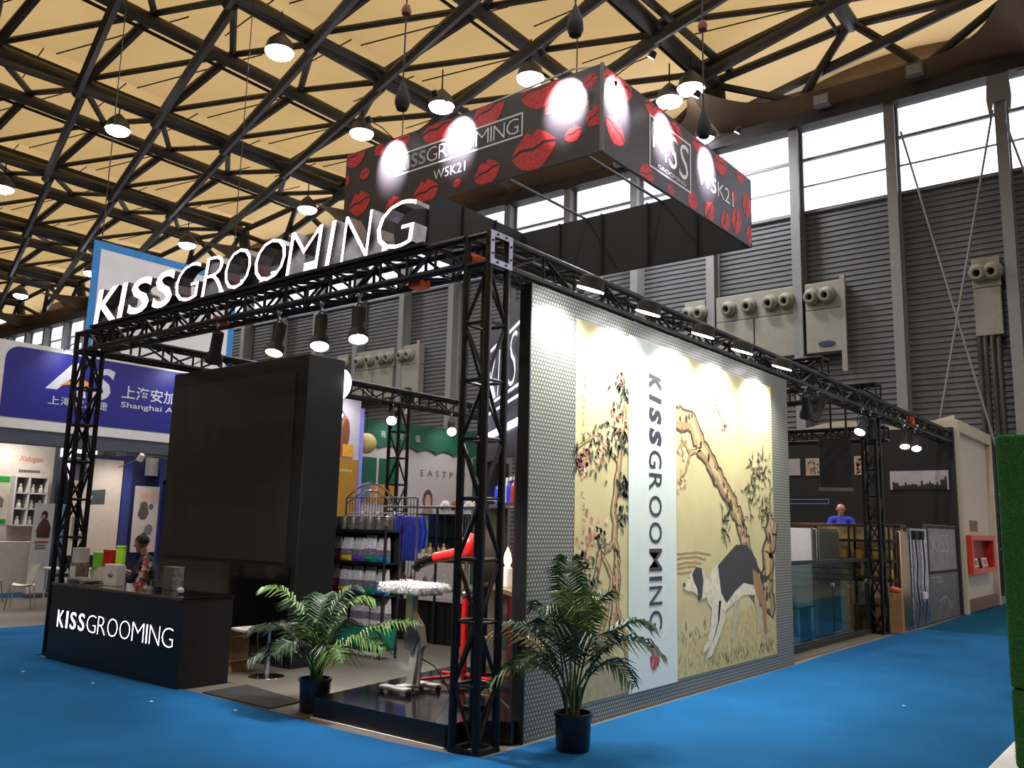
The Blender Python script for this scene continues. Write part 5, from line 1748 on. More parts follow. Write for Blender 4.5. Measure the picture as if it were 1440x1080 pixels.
# partition, platform and the man behind it
pt_ = thing('bar_partition', 'long bar partition with dark top and lit pink band', 'partition', (-2.4, 13.1, 0))
part('partition_body', MB().box(-5.5, -.2, 13.0, 13.15, .012, 1.7), OFFW, pt_)
part('lit_band', MB().box(-5.5, -.2, 12.97, 13.15, 1.72, 1.9), mat('band_pink', (212, 180, 160), .6, 0, .15, 3), pt_)
part('top_plank', MB().bbox(-5.55, -.18, 12.9, 13.3, 1.9, 1.97, .01), WOODD, pt_)
spot('band_light', (-1.9, 12.5, 2.4), (-1.9, 13.0, 1.75), 18, 120, 1, .1, (1, .85, .7), pt_)
for k in range(5):
    x_ = -3.3 + k * .33
    t = thing('red_ornament', 'small red ornament %s along the lit band' % ords[k], 'ornament', (x_, 12.93, 1.701), group='red ornaments on the partition ledge')
    part('bead', MB().lathe([(0, 0), (.05, .015), (.06, .05), (.03, .09), (0, .1)], (x_, 12.92, 1.701), 10), mat('ornament_red', (196, 54, 40), .4, 0, .1, emit=.25), t, True)
    part('stem', MB().tube([(x_, 12.92, 1.79), (x_, 12.92, 1.86)], .008, 5), BLACKM, t)
part('ledge', MB().box(-5.5, -.2, 12.85, 13.0, 1.66, 1.70), WOODD, pt_)
plf = tag(part('rear_platform', MB().bbox(-5.5, -.2, 13.32, 14.6, .012, .69, .01), BLACKM), 'raised dark platform behind the bar partition', 'platform')

# black poster wall
bw = thing('poster_wall', 'black wall with framed pictures behind the bar partition', 'display wall', (-3, 17.05, 0))
part('wall_panel', MB().box(-6.5, .02, 17.0, 17.12, 0, 4.3), mat('poster_black', (26, 26, 28), .7, 0, .1, 2), bw)
rw = random.Random(8)
top = []
for i in range(25):
    top.append((-6.6 + i * .276, 4.42 + .12 * math.sin(i * .55) + .12 * (i / 24)))
part('drape_top', MB().prism([(-6.6, 3.9)] + top + [(.02, 3.9)], (0, 17.2, 0), (1, 0, 0), (0, 0, 1), (0, .08, 0)), CREAM, bw)
part('lit_outline', frame_flat(-5.2, -2.92, 2.5, 2.62, .012, (0, 16.995, 0), (1, 0, 0), (0, 0, 1)), mat('outline_blue', (110, 120, 190), .5, emit=.3), bw)
rm = MB()
for k in range(26):
    x_, z_ = -1.3 + rw.gauss(0, .28), 2.1 + abs(rw.gauss(0, .16))
    rm.flat([(x_, z_), (x_ + rw.uniform(.05, .3), z_ + rw.uniform(.0, .2)), (x_ + .02, z_ + .03)], (0, 16.994, 0), (1, 0, 0), (0, 0, 1))
part('red_splash', rm, mat('splash_red', (84, 34, 30), .7), bw)['kind'] = 'stuff'


def picture(x0, x1, z0, z1, lab, kind):
    t = thing('picture', lab, 'picture', ((x0 + x1) / 2, 16.98, z0), group='pictures on the black wall')
    part('canvas', MB().box(x0, x1, 16.975, 16.997, z0, z1), mat('canvas_' + kind, {'spots': (188, 166, 146), 'sky': (186, 178, 182), 'plain': (170, 164, 162)}[kind], .6, 0, .12, 3), t)
    mb = MB()
    o, u, v = (0, 16.973, 0), (1, 0, 0), (0, 0, 1)
    if kind == 'spots':
        for k in range(46):
            x_, z_, s = rw.uniform(x0 + .05, x1 - .05), rw.uniform(z0 + .04, z1 - .04), rw.uniform(.012, .03)
            mb.flat([(x_ + s * math.cos(a) * rw.uniform(.6, 1.3), z_ + s * math.sin(a) * rw.uniform(.6, 1.3)) for a in (0, 1, 2, 3, 4, 5)], o, u, v, rw.choice([(90, 62, 48), (60, 56, 54), (150, 110, 84)]))
    elif kind == 'sky':
        x_ = x0 + .05
        while x_ < x1 - .06:
            w, h = rw.uniform(.025, .06), rw.uniform(.05, .2) * (1.5 if x_ > x0 + .75 * (x1 - x0) else 1)
            mb.flat([(x_, z0), (x_ + w, z0), (x_ + w, z0 + h), (x_ + w * .5, z0 + h * 1.25), (x_, z0 + h)], o, u, v, (40, 38, 40))
            x_ += w
    else:
        for k in range(4):
            mb.flat([(x0 + .03, z0 + .06 + .03 * k), (x0 + .15, z0 + .075 + .03 * k), (x0 + .15, z0 + .085 + .03 * k), (x0 + .03, z0 + .07 + .03 * k)], o, u, v, (110, 100, 96))
    part('printed_image', mb, PRINT, t)['kind'] = 'stuff'


picture(-4.3, -3.62, 3.23, 3.66, 'pale picture half hidden by the mural wall edge', 'plain')
picture(-3.47, -2.9, 3.22, 3.66, 'spotted brown picture left of the hanging monitor', 'spots')
picture(-2.25, -2.05, 3.22, 3.68, 'narrow picture right of the hanging monitor', 'spots')
picture(-1.42, -.12, 2.84, 3.29, 'wide city skyline picture right of the far truss post', 'sky')

# hanging monitor
mo = thing('hanging_monitor', 'portrait monitor hung in a black frame from the truss', 'monitor', (-.8, 11.0, 2.6))
part('bezel', MB().obox((-.78, 11.0, 3.05), (.25, .12, 0), (.012, -.025, 0), (0, 0, .45)), BLACKM, mo)
part('screen', MB().obox((-.792, 10.974, 3.07), (.22, .106, 0), (.001, -.002, 0), (0, 0, .4)), mat('monitor_glass', (40, 42, 46), .06, 0, .1), mo)
for x_, y_ in ((-.6, 11.07), (-.85, 10.98)):
    member('hanger', (x_, y_ + .06, 2.62), (x_, y_ + .06, ZT + .3), .022, BLACKM, mo, 6)
part('lower_bar', MB().obox((-.78, 11.0, 2.57), (.27, .13, 0), (.012, -.025, 0), (0, 0, .03)), GREYM, mo)

# white booth at the end
wh = thing('white_booth', 'white portal-shaped booth at the far end of the aisle', 'booth', (-.4, 19.2, 0))
part('front_frame', MB().box(-.5, .1, 17.14, 17.34, 0, 4.5), CREAM, wh)
part('rear_frame', MB().box(-.5, .1, 21.05, 21.25, 0, 4.5), CREAM, wh)
part('top_frame', MB().box(-.5, .1, 17.34, 21.05, 4.22, 4.5), CREAM, wh)
part('inner_wall', MB().box(-.5, -.02, 17.34, 21.05, .3, 4.22), OFFW, wh)
part('plinth', MB().box(-.5, .04, 17.34, 21.05, 0, .3), mat('plinth_brown', (120, 92, 78), .6), wh)
part('side_slot', MB().box(-.02, -.012, 17.6, 17.75, 1.9, 2.9), GREYM, wh)
rn = thing('red_display_box', 'red open display box on the white booth wall', 'display box', (.05, 18.9, .88))
x0, x1, y0, y1, z0, z1, t_ = -.018, .2, 17.45, 20.35, .9, 1.8, .12
part('frame', MB().box(x0, x1, y0, y1, z0, z0 + t_).box(x0, x1, y0, y1, z1 - t_, z1).box(x0, x1, y0, y0 + t_ * 1.6, z0 + t_, z1 - t_).box(x0, x1, y1 - t_ * 2.5, y1, z0 + t_, z1 - t_), mat('display_red', (206, 58, 36), .5, 0, .06), rn)
part('inner_back', MB().box(x0, x0 + .02, y0 + .1, y1 - .1, z0 + .1, z1 - .1), mat('display_deep_red', (150, 26, 22), .6), rn)
for k, y_ in enumerate((17.9, 19.0)):
    t = thing('product_card', ['white card stack left in the red display box', 'white card stack right in the red display box'][k], 'card', (.1, y_ + .3, z0 + t_ + .001), group='cards in the red display box')
    part('card', MB().obox((.1, y_ + .3, z0 + t_ + .12), (.012, 0, .02), (0, .3, 0), (-.02, 0, .1)), WHITE, t)
    part('card_print', MB().obox((.115, y_ + .3, z0 + t_ + .13), (.0015, 0, .003), (0, .2, 0), (-.012, 0, .06)), mat('card_print', (150, 130, 118), .6, 0, .5, 12), t)
tag(part('small_picture', MB().box(-.019, .0, 18.45, 19.3, 1.9, 2.16), mat('small_picture_print', (120, 84, 72), .6, 0, .6, 9)), 'small brown picture above the red display box', 'picture')
fbx = thing('far_white_booth', 'white lit booth sliver with green stripes beside the turf wall', 'booth', (1.2, 23.6, 0))
part('wall', MB().box(.35, 3.0, 23.5, 23.7, 0, 4.4), mat('far_white', (226, 222, 228), .6, 0, .05, emit=.3), fbx)
for z0_, z1_ in ((3.6, 4.2), (2.5, 2.62)):
    part('green_stripe', MB().box(.36, 2.9, 23.47, 23.5, z0_, z1_), mat('stripe_green', (60, 190, 50), .5, emit=.15), fbx)
tw = thing('turf_wall', 'tall artificial turf wall at the right edge of the picture', 'wall', (4.4, 2.8, 0))
tr_ = random.Random(2)
for z0_, z1_ in ((.021, .61), (.612, 2.58)):
    part('turf_panel', MB().bbox(3.24, 5.6, 2.555, 3.1, z0_, z1_, .03), GREEN, tw)
tm = MB()
for k in range(9000):
    if tr_.random() < .75:
        p = Vector((tr_.uniform(3.25, 4.4), 2.556, tr_.uniform(.05, 2.57)))
        d = Vector((tr_.gauss(0, .4), -1, tr_.gauss(0, .4)))
    elif tr_.random() < .5:
        p = Vector((3.241, tr_.uniform(2.56, 3.1), tr_.uniform(.05, 2.57)))
        d = Vector((-1, tr_.gauss(0, .4), tr_.gauss(0, .4)))
    else:
        p = Vector((tr_.uniform(3.25, 4.4), tr_.uniform(2.56, 3.1), 2.579))
        d = Vector((tr_.gauss(0, .4), tr_.gauss(0, .4), 1))
    d = d.normalized() * tr_.uniform(.012, .025)
    s = Vector((tr_.gauss(0, 1), tr_.gauss(0, 1), tr_.gauss(0, 1))).normalized() * .003
    tm.add([p - s, p + s, p + d], [(0, 1, 2)])
part('turf_blades', tm, mat('turf_blade', (30, 128, 30), .7, 0, .3, 30), tw)['kind'] = 'stuff'

# ================================================================== LEFT ROW OF BOOTHS
ABLUE = mat('sign_blue', (12, 12, 128), .45, 0, .05, 1)
SLATE = mat('slate_blue', (70, 76, 92), .6, 0, .06, 1)
NVY = mat('post_navy', (38, 44, 110), .5, 0, .06, 1)
ab = thing('blue_sign_booth', 'booth with a large rounded blue sign behind the left truss post', 'booth', (-13.5, 3.8, 0))
part('sign_board', MB().box(-13.25, -13.0, .9, 6.6, 3.37, 5.02), WHITE, ab)
r_ = .25
y0, y1, z0, z1 = 1.35, 6.2, 3.57, 4.93
poly = []
for cx, cz, a0 in ((y1 - r_, z1 - r_, 0), (y0 + r_, z1 - r_, 90), (y0 + .05, z0 + .05, 180), (y1 - .05, z0 + .05, 270)):
    rr_ = r_ if a0 < 180 else .05
    for k in range(6):
        a = math.radians(a0 + 18 * k)
        poly.append((cx + rr_ * math.cos(a), cz + rr_ * math.sin(a)))
part('blue_field', MB().flat(poly, (-12.994, 0, 0), U, V), ABLUE, ab)
X1 = -12.988
PS = mat('logo_silver', (206, 206, 214), .5)
part('logo_letter', MB().flat([(2.12, 4.2), (2.62, 4.78), (2.82, 4.78), (2.92, 4.1), (2.74, 4.1), (2.7, 4.56), (2.34, 4.2)], (X1, 0, 0), U, V), PS, ab)
part('logo_letter', text_mb('S', (X1, 2.98, 4.1), U, V, width=.5, height=.66, offset=.03, shear=.2), PS, ab)
part('logo_swoosh', MB().flat([(2.36, 4.28), (2.6, 4.42), (2.86, 4.46), (3.0, 4.4), (3.08, 4.3), (2.86, 4.36), (2.6, 4.34)], (X1 + .004, 0, 0), U, V), mat('swoosh_orange', (236, 140, 30), .5), ab)
part('sign_text', text_mb('上海安加捷', (X1, 2.2, 3.9), U, V, width=1.18, height=.17), PS, ab)
part('sign_text', text_mb('上海安加捷', (X1, 3.66, 4.2), U, V, width=1.55, height=.28, offset=.01), PS, ab)
part('sign_text', text_mb('Shanghai AnJia', (X1, 3.66, 3.98), U, V, width=1.55, height=.15, offset=.008), PS, ab)
part('grey_fascia', MB().box(-13.4, -13.02, .9, 6.6, 3.1, 3.37), SLATE, ab)
part('booth_back', MB().box(-14.6, -14.5, 3.5, 7.2, 0, 3.1), mat('booth_navy_wall', (44, 50, 96), .6, 0, .05, 1), ab)
part('white_valance', MB().box(-14.4, -14.2, 5.1, 6.6, 2.7, 3.1), OFFW, ab)
for y_ in (4.55, 5.4, 6.55):
    part('post', MB().box(-14.3, -14.1, y_ - .1, y_ + .1, 0, 3.1), NVY, ab)
part('beam', MB().box(-14.3, -14.1, 5.4, 6.6, 2.5, 2.6), NVY, ab)
for y_ in (1.0, 6.5):
    part('post', MB().box(-13.35, -13.05, y_ - .1, y_ + .1, 0, 3.1), SLATE, ab)


def poster(x, y0, y1, z0, z1, m, lab, prints, name='poster'):
    t = thing(name, lab, 'poster', (x, (y0 + y1) / 2, z0), group='posters on the left booths')
    part('sheet', MB().box(x - .02, x, y0, y1, z0, z1), m, t)
    if prints is not None:
        part('printed_image', prints, PRINT, t)['kind'] = 'stuff'
    return t


o = (-14.045, 0, 0)
pm = MB()
pm.flat([(3.68, 2.3), (4.05, 2.34), (4.05, 2.02), (3.68, 2.0)], o, U, V, (44, 62, 62))
pm.flat([(3.42, 1.9), (3.62, 2.02), (3.72, 2.2), (3.78, 2.18), (3.7, 1.95), (3.5, 1.8)], (-14.043, 0, 0), U, V, (206, 196, 178))
pm.flat([(3.4, 1.75), (3.68, 1.75), (3.64, 1.25), (3.4, 1.25)], o, U, V, (112, 120, 112))
for k in range(4):
    pm.flat([(3.5, 1.62 - .09 * k), (3.62, 1.62 - .09 * k), (3.62, 1.58 - .09 * k), (3.5, 1.58 - .09 * k)], (-14.043, 0, 0), U, V, (190, 196, 188))
pm.flat([(3.36, 2.95), (3.6, 2.95), (3.6, 2.5), (3.36, 2.5)], o, U, V, (62, 64, 76))
poster(-14.05, 3.35, 4.4, .95, 2.98, mat('poster_beige', (190, 176, 164), .6, 0, .05), 'beige poster with a hand and dark screen image', pm)
pm = MB()
o = (-14.045, 0, 0)
pm.flat([(4.85, 2.2), (5.2, 2.2), (5.2, 2.3), (4.85, 2.3)], o, U, V, (206, 150, 110))
for (a, b, s, c_) in ((4.95, 2.0, .1, (92, 70, 54)), (4.95, 1.86, .13, (70, 62, 58)), (5.12, 2.0, .06, (70, 80, 100)), (5.1, 1.5, .1, (96, 100, 108)), (5.0, 1.35, .08, (70, 70, 74))):
    o = (o[0] + .003, 0, 0)
    pm.flat([(a + s * math.cos(t), b + s * 1.2 * math.sin(t)) for t in (0, .8, 1.7, 2.6, 3.5, 4.4, 5.3)], o, U, V, c_)
poster(-14.05, 4.72, 5.3, 1.0, 2.45, mat('poster_grey', (178, 166, 166), .6, 0, .05), 'pale poster with a small figure beside the screen tower', pm)
pm = MB()
for k in range(30):
    a, b = rw.uniform(5.5, 5.85), rw.uniform(.9, 2.4)
    s = rw.uniform(.05, .1)
    pm.flat([(a - s, b - s), (a + s, b - s), (a + s, b + s), (a - s, b + s)], (-13.998 + .0005 * k, 0, 0), U, V, rw.choice([(190, 60, 130), (60, 150, 190), (230, 210, 90), (40, 60, 130), (220, 130, 60), (210, 210, 220)]))
poster(-14.0, 5.42, 5.95, .8, 2.5, mat('poster_collage', (70, 90, 150), .6), 'narrow colourful collage poster against the screen tower', pm)

# white booth far left with shelf wall
kb = thing('white_shelf_booth', 'white booth with orange lettering and a shelf grid, far left', 'booth', (-17.6, 3.4, 0))
part('back_wall', MB().prism([(1.5, 0), (4.6, 0), (4.6, 3.7), (4.2, 3.86), (3.6, 3.8), (3.2, 3.55), (1.5, 3.45)], (-17.7, 0, 0), U, V, (.15, 0, 0)), OFFW, kb)
part('side_wall', MB().box(-17.7, -16.6, 4.6, 4.72, 0, 3.62), OFFW, kb)
part('brand_lettering', text_mb('Xidogon', (-17.54, 3.66, 2.98), U, V, width=.55, height=.18, shear=.2), mat('brand_orange', (196, 92, 60), .6), kb)
cp_ = MB()
for k in range(9):
    a = 3.68 + k * .055
    cp_.flat([(a, 2.76), (a + .045, 2.76), (a + .045, 2.82), (a, 2.82)], (-17.54, 0, 0), U, V, (92, 84, 80))
part('caption_lettering', cp_, PRINT, kb)['kind'] = 'stuff'
for y_ in (3.55, 3.86, 4.28):
    part('shelf_side', MB().box(-17.55, -17.3, y_ - .02, y_ + .02, 1.52, 2.66), WHITE, kb)
for z_ in (1.52, 1.9, 2.27, 2.65):
    part('shelf_board', MB().box(-17.55, -17.3, 3.55, 4.28, z_ - .02, z_ + .01), WHITE, kb)
part('shelf_back', MB().box(-17.549, -17.54, 3.55, 4.28, 1.52, 2.65), mat('shelf_shade', (120, 112, 116), .7), kb)
part('counter', MB().bbox(-17.2, -16.9, 1.6, 4.4, 0, 1.15, .01), OFFW, kb)
FIG = mat('figurine_cream', (206, 200, 184), .5, 0, .1)
fi = 0
fnames = ['leftmost', 'middle', 'right']
for zi, z_ in enumerate((1.531, 1.911, 2.281)):
    for k, y_ in enumerate((3.7, 3.98, 4.17)):
        t = thing('figurine', 'small cream figurine, %s on the %s shelf of the white grid' % (fnames[k], ('bottom', 'middle', 'top')[zi]), 'figurine', (-17.4, y_, z_), group='figurines on the white shelf grid')
        part('figure_body', MB().lathe([(.05, 0), (.06, .03), (.045, .1), (.02, .14)], (-17.4, y_, z_), 10), FIG, t, True)
        part('figure_head', MB().ball((-17.4, y_, z_ + .165), .035, 10, 7), FIG, t, True)
gpst = MB()
gpst.flat([(2.9, 1.65), (3.5, 1.65), (3.5, 1.55), (2.9, 1.55)], (-17.52, 0, 0), U, V, (40, 150, 40))
gpst.flat([(2.9, 2.5), (3.5, 2.5), (3.5, 2.64), (2.9, 2.64)], (-17.52, 0, 0), U, V, (40, 150, 40))
gpst.flat([(3.3, 2.2), (3.42, 2.1), (3.4, 1.9), (3.3, 1.95)], (-17.52, 0, 0), U, V, (120, 110, 100))
poster(-17.525, 2.9, 3.5, 1.55, 2.64, mat('poster_cream', (196, 192, 176), .6), 'cream poster with green bands at the far left edge', gpst)
# roll-up banner with a printed person
pm = MB()
X2 = -15.49
BR, BRD, SK = (96, 66, 52), (58, 42, 36), (196, 158, 138)
pm.flat([(3.36, 1.28), (3.62, 1.28), (3.64, 1.5), (3.56, 1.66), (3.46, 1.68), (3.38, 1.58), (3.33, 1.42)], (X2, 0, 0), U, V, BR)
pm.flat([(3.48 + .07 * math.cos(t), 1.76 + .1 * math.sin(t)) for t in [i * .63 for i in range(10)]], (X2 + .001, 0, 0), U, V, BRD)
pm.flat([(3.46 + .038 * math.cos(t), 1.73 + .05 * math.sin(t)) for t in [i * .63 for i in range(10)]], (X2 + .002, 0, 0), U, V, SK)
pm.flat([(3.32, 1.2), (3.62, 1.2), (3.62, 1.17), (3.32, 1.17)], (X2, 0, 0), U, V, (196, 80, 70))
for k in range(2):
    pm.flat([(3.34, 1.12 - .06 * k), (3.56, 1.12 - .06 * k), (3.56, 1.1 - .06 * k), (3.34, 1.1 - .06 * k)], (X2, 0, 0), U, V, (90, 86, 86))
ru = poster(-15.5, 3.26, 3.68, .1, 2.02, WHITE, 'white roll-up banner with a brown-haired woman print', pm, 'roll_up_banner')
part('banner_base', MB().bbox(-15.62, -15.38, 3.24, 3.7, 0, .1, .02), GREYM, ru)
# bright light boxes behind the left post
lbx = thing('light_box_display', 'bright light boxes and dark curtain behind the left truss post', 'display', (-16, 4.3, 0))
part('light_panel', MB().box(-16.1, -16.0, 3.95, 4.75, 3.1, 3.6), mat('light_panel', (235, 240, 235), .5, 0, .1, 2, emit=1.6), lbx)
part('light_panel', MB().box(-16.1, -16.02, 4.12, 4.72, 2.55, 3.0), mat('light_panel_violet', (220, 200, 255), .5, 0, .25, 3, emit=2.0), lbx)
part('light_panel', MB().box(-16.1, -16.03, 4.4, 4.66, 2.08, 2.5), mat('light_panel_pink', (255, 130, 225), .5, 0, .3, 4, emit=1.8), lbx)
part('curtain', MB().add([(-16.05 + .03 * (i % 2), 3.98 + .05 * i, z) for z in (1.42, 2.6) for i in range(17)], [(i, i + 1, 18 + i, 17 + i) for i in range(16)]), BLACKM, lbx)
for y_ in (4.12, 4.5):
    part('light_panel', MB().box(-16.1, -16.0, y_, y_ + .25, .9, 1.4), mat('light_panel_low', (225, 228, 245), .5, 0, .1, 2, emit=1.3), lbx)
part('case', MB().box(-16.3, -16.12, 3.92, 4.78, 0, 3.65), SLATE, lbx)
tag(part('blue_banner', MB().bbox(-15.3, -15.22, 3.75, 3.98, .02, 2.0, .01), mat('banner_pale_blue', (130, 180, 214), .6, 0, .25, 2)), 'narrow pale blue banner behind the left truss post', 'banner')


# chairs and table
def plastic_chair(loc, rz, lab):
    t = thing('plastic_chair', lab, 'chair', loc, rz, group='white chairs at the left booths')
    b = MB()
    vs, fs = [], []
    for i in range(7):
        a = i / 6
        for k in range(5):
            s = k / 4 - .5
            vs.append((.42 * s, -.2 + .4 * a, .44 - .03 * math.sin(PI * a) + .04 * (2 * s) ** 2))
    for i in range(6):
        for k in range(4):
            q = i * 5 + k
            fs.append((q, q + 1, q + 6, q + 5))
    part('seat', b.add(vs, fs), mat('chair_plastic', (206, 198, 178), .4, 0, .05), t, True, True)
    b = MB()
    vs, fs = [], []
    for i in range(7):
        a = i / 6
        for k in range(7):
            s = k / 6 - .5
            vs.append((.44 * s * (1 - .25 * a * a), .2 + .07 * a - .1 * (2 * s) ** 2, .5 + .36 * a - .06 * (2 * s) ** 2 * a))
    for i in range(6):
        for k in range(6):
            q = i * 7 + k
            fs.append((q, q + 1, q + 8, q + 7))
    part('backrest', b.add(vs, fs), MATS['chair_plastic'], t, True, True)
    for sx in (-1, 1):
        for sy in (-1, 1):
            part('leg', MB().tube([(sx * .17, sy * .16, .43), (sx * .21, sy * .22, 0.012)], .012, 6), CHROME, t, False, True)
        part('back_support', MB().tube([(sx * .17, .16, .43), (sx * .19, .24, .56)], .012, 6), CHROME, t, False, True)
    return t


plastic_chair((-13.1, 2.15, 0), -.6, 'white plastic chair nearest the left truss post')
plastic_chair((-14.8, 2.2, 0), 1.9, 'white plastic chair at the left picture edge')
wt = thing('white_table', 'small white table between the plastic chairs', 'table', (-13.0, 2.95, 0))
part('table_top', MB().bbox(-13.4, -12.7, 2.62, 3.3, .72, .76, .01), OFFW, wt)
part('front_panel', MB().box(-12.74, -12.72, 2.64, 3.28, .3, .72), OFFW, wt)
for x_ in (-13.35, -12.75):
    for y_ in (2.67, 3.25):
        part('leg', MB().tube([(x_, y_, .72), (x_, y_, 0)], .018, 6), CHROME, wt)

# rear left booths: dog-food poster wall and green scalloped booth
yb = thing('yellow_poster_booth', 'booth wall with dog picture and yellow lower panel', 'booth', (-12.2, 8.4, 0))
part('upper_wall', MB().box(-12.2, -12.0, 6.9, 9.36, 3.3, 4.85), mat('wall_lilac', (186, 184, 200), .6, 0, .04), yb)
part('yellow_panel', MB().box(-12.2, -11.99, 6.9, 9.36, 0, 3.3), mat('panel_mustard', (176, 132, 40), .6, 0, .05), yb)
dm = MB()
X3 = -11.985
for (a, b, rx, rz_, c_) in ((8.65, 4.0, .32, .42, (150, 92, 72)), (8.55, 3.75, .16, .3, (110, 62, 48)), (8.72, 4.25, .2, .2, (168, 112, 86)), (8.9, 3.95, .12, .36, (120, 70, 54)), (8.55, 4.12, .05, .05, (40, 28, 26))):
    dm.flat([(a + rx * math.cos(t), b + rz_ * math.sin(t)) for t in [i * .524 for i in range(12)]], (X3, 0, 0), U, V, c_)
    X3 += .002
dm.flat([(8.45, 3.35), (8.78, 3.35), (8.78, 3.68), (8.45, 3.7)], (-11.97, 0, 0), U, V, (190, 50, 50))
dm.flat([(8.8, 3.35), (9.15, 3.35), (9.15, 3.66), (8.8, 3.66)], (-11.97, 0, 0), U, V, (226, 160, 50))
part('dog_picture', dm, PRINT, yb)['kind'] = 'stuff'
dm = MB()
for k in range(9):
    dm.flat([(8.45 + .08 * k, 2.98), (8.51 + .08 * k, 2.98), (8.51 + .08 * k, 3.05), (8.45 + .08 * k, 3.05)], (-11.985, 0, 0), U, V, (206, 180, 110))
part('caption_lettering', dm, PRINT, yb)['kind'] = 'stuff'
part('lit_corner_post', MB().box(-12.02, -11.94, 9.36, 9.44, 0, 4.6), mat('post_violet', (120, 116, 200), .5, 0, .05, emit=.35), yb)

eb = thing('green_scalloped_booth', 'white booth with dark green scalloped valance and EASTPET lettering', 'booth', (-13.1, 12.6, 0))
EG = mat('valance_green', (10, 84, 64), .6, 0, .06, 1)
part('back_wall', MB().box(-13.2, -13.0, 10.2, 16.2, 0, 4.1), mat('east_wall', (186, 180, 184), .6, 0, .03), eb)
poly = [(16.2, 4.6), (10.2, 4.5)]
for k in range(49):
    y_ = 10.2 + k * .125
    poly.append((y_, 3.78 + .1 * abs(math.sin((y_ - 10.2) * PI / .75)) - (.0 if k else 0)))
part('valance', MB().prism(poly, (-12.99, 0, 0), U, V, (.05, 0, 0)), EG, eb)
for a, b in ((10.3, 10.9), (11.0, 11.72)):
    part('green_panel', MB().box(-13.0, -12.98, a, b, 2.8, 3.5), EG, eb)
    part('orange_panel', MB().box(-13.0, -12.98, a, b, 2.3, 2.8), mat('panel_orange', (190, 124, 40), .6, 0, .1), eb)
part('green_panel', MB().box(-13.0, -12.96, 14.9, 16.2, 0, 3.78), EG, eb)
part('brand_lettering', text_mb('E A S T P E T', (-12.985, 12.62, 3.12), U, V, width=1.98, height=.17, offset=-.012), mat('ink_grey', (70, 66, 68), .6), eb)
for k, (ch, a) in enumerate((('有', 10.95), ('价', 11.62), ('值', 12.28))):
    part('valance_lettering', text_mb(ch, (-12.93, a, 4.06), U, V, height=.2), mat('ink_pale', (190, 196, 190), .6), eb)
pm = MB()
X4 = -12.985
for (a, b, rx, rz_, c_) in ((12.95, 2.45, .2, .3, (96, 70, 60)), (12.95, 2.4, .13, .2, (196, 160, 144)), (12.95, 2.1, .22, .16, (150, 130, 126))):
    pm.flat([(a + rx * math.cos(t), b + rz_ * math.sin(t)) for t in [i * .524 for i in range(12)]], (X4, 0, 0), U, V, c_)
    X4 += .002
part('portrait_print', pm, PRINT, eb)['kind'] = 'stuff'
part('product_print', MB().box(-12.98, -12.97, 10.55, 10.7, 2.35, 2.85).box(-12.98, -12.97, 10.36, 10.5, 2.3, 2.8), mat('product_blue', (70, 110, 160), .6, 0, .4, 6), eb)
gb_ = thing('globe_lamp', 'pale yellow globe lamp hanging by the scalloped valance', 'lamp', (-12.5, 10.35, 3.5))
part('globe', MB().ball((-12.5, 10.05, 3.8), .27, 18, 12), mat('globe_yellow', (206, 190, 120), .6, 0, .08), gb_, True)
member('cord', (-12.5, 10.05, 4.07), (-12.5, 10.05, 4.6), .01, BLACKM, gb_, 5)
part('bracket', MB().box(-12.95, -12.48, 10.03, 10.07, 4.58, 4.62), BLACKM, gb_)

# large white banner with blue border hung from the roof
hb = thing('hanging_banner', 'large white banner with blue border behind the first letters', 'banner', (-18, 7.2, 5.2))
part('cloth', MB().box(-18.03, -18.0, 5.25, 9.35, 5.4, 8.84), mat('banner_white', (238, 236, 242), .7, 0, .06, .8), hb)
part('border', frame_flat(5.1, 9.5, 5.25, 9.0, .2, (-17.995, 0, 0), U, V), mat('banner_blue', (50, 140, 216), .6), hb)
for y_ in (5.3, 9.3):
    member('rope', (-18, y_, 9.0), (-18, y_, 19.5), .015, ROOFDK, hb, 5)


# small lamps of the left row; all but the valance pair added for brightness
def booth_lamp(loc, target, power, lab, col=(1, .95, .9), ang=120):
    t = thing('booth_lamp', lab, 'lamp', loc, group='small lamps of the left booths')
    c = Vector(loc)
    d = (Vector(target) - c).normalized()
    part('head', MB().lathe([(.02, -.1), (.05, -.09), (.07, .06), (.065, .06), (.03, 0)], c, 12, d), WHITE, t, True)
    part('bulb', MB().lathe([(0, .04), (.058, .04), (.058, .05)], c, 12, d), LAMPWARM, t)
    part('arm', MB().tube([c, c + Vector((-.85, 0, -.18))], .012, 6), GREYM, t)
    spot('booth_light', c + d * .08, target, power, ang, .9, .08, col, t)


booth_lamp((-12.3, 2.4, 5.15), (-13, 2.6, 4.2), 40, 'added small lamp over the left part of the blue sign', (.9, .9, 1))
booth_lamp((-12.3, 5.0, 5.15), (-13, 4.8, 4.2), 40, 'added small lamp over the right part of the blue sign', (.9, .9, 1))
booth_lamp((-13.0, 4.2, 3.0), (-14.0, 4.2, 1.8), 70, 'added small lamp under the blue sign over the posters')
booth_lamp((-16.7, 3.2, 3.7), (-17.5, 3.5, 2.2), 90, 'added small lamp on top of the white shelf booth')
booth_lamp((-12.2, 11.2, 4.75), (-13, 11.3, 3.2), 45, 'small lamp on the scalloped valance, left')
booth_lamp((-12.2, 13.4, 4.75), (-13, 13.5, 3.2), 45, 'small lamp on the scalloped valance, right')
booth_lamp((-11.2, 8.7, 5.0), (-12, 8.7, 3.6), 70, 'added small lamp over the dog picture wall')
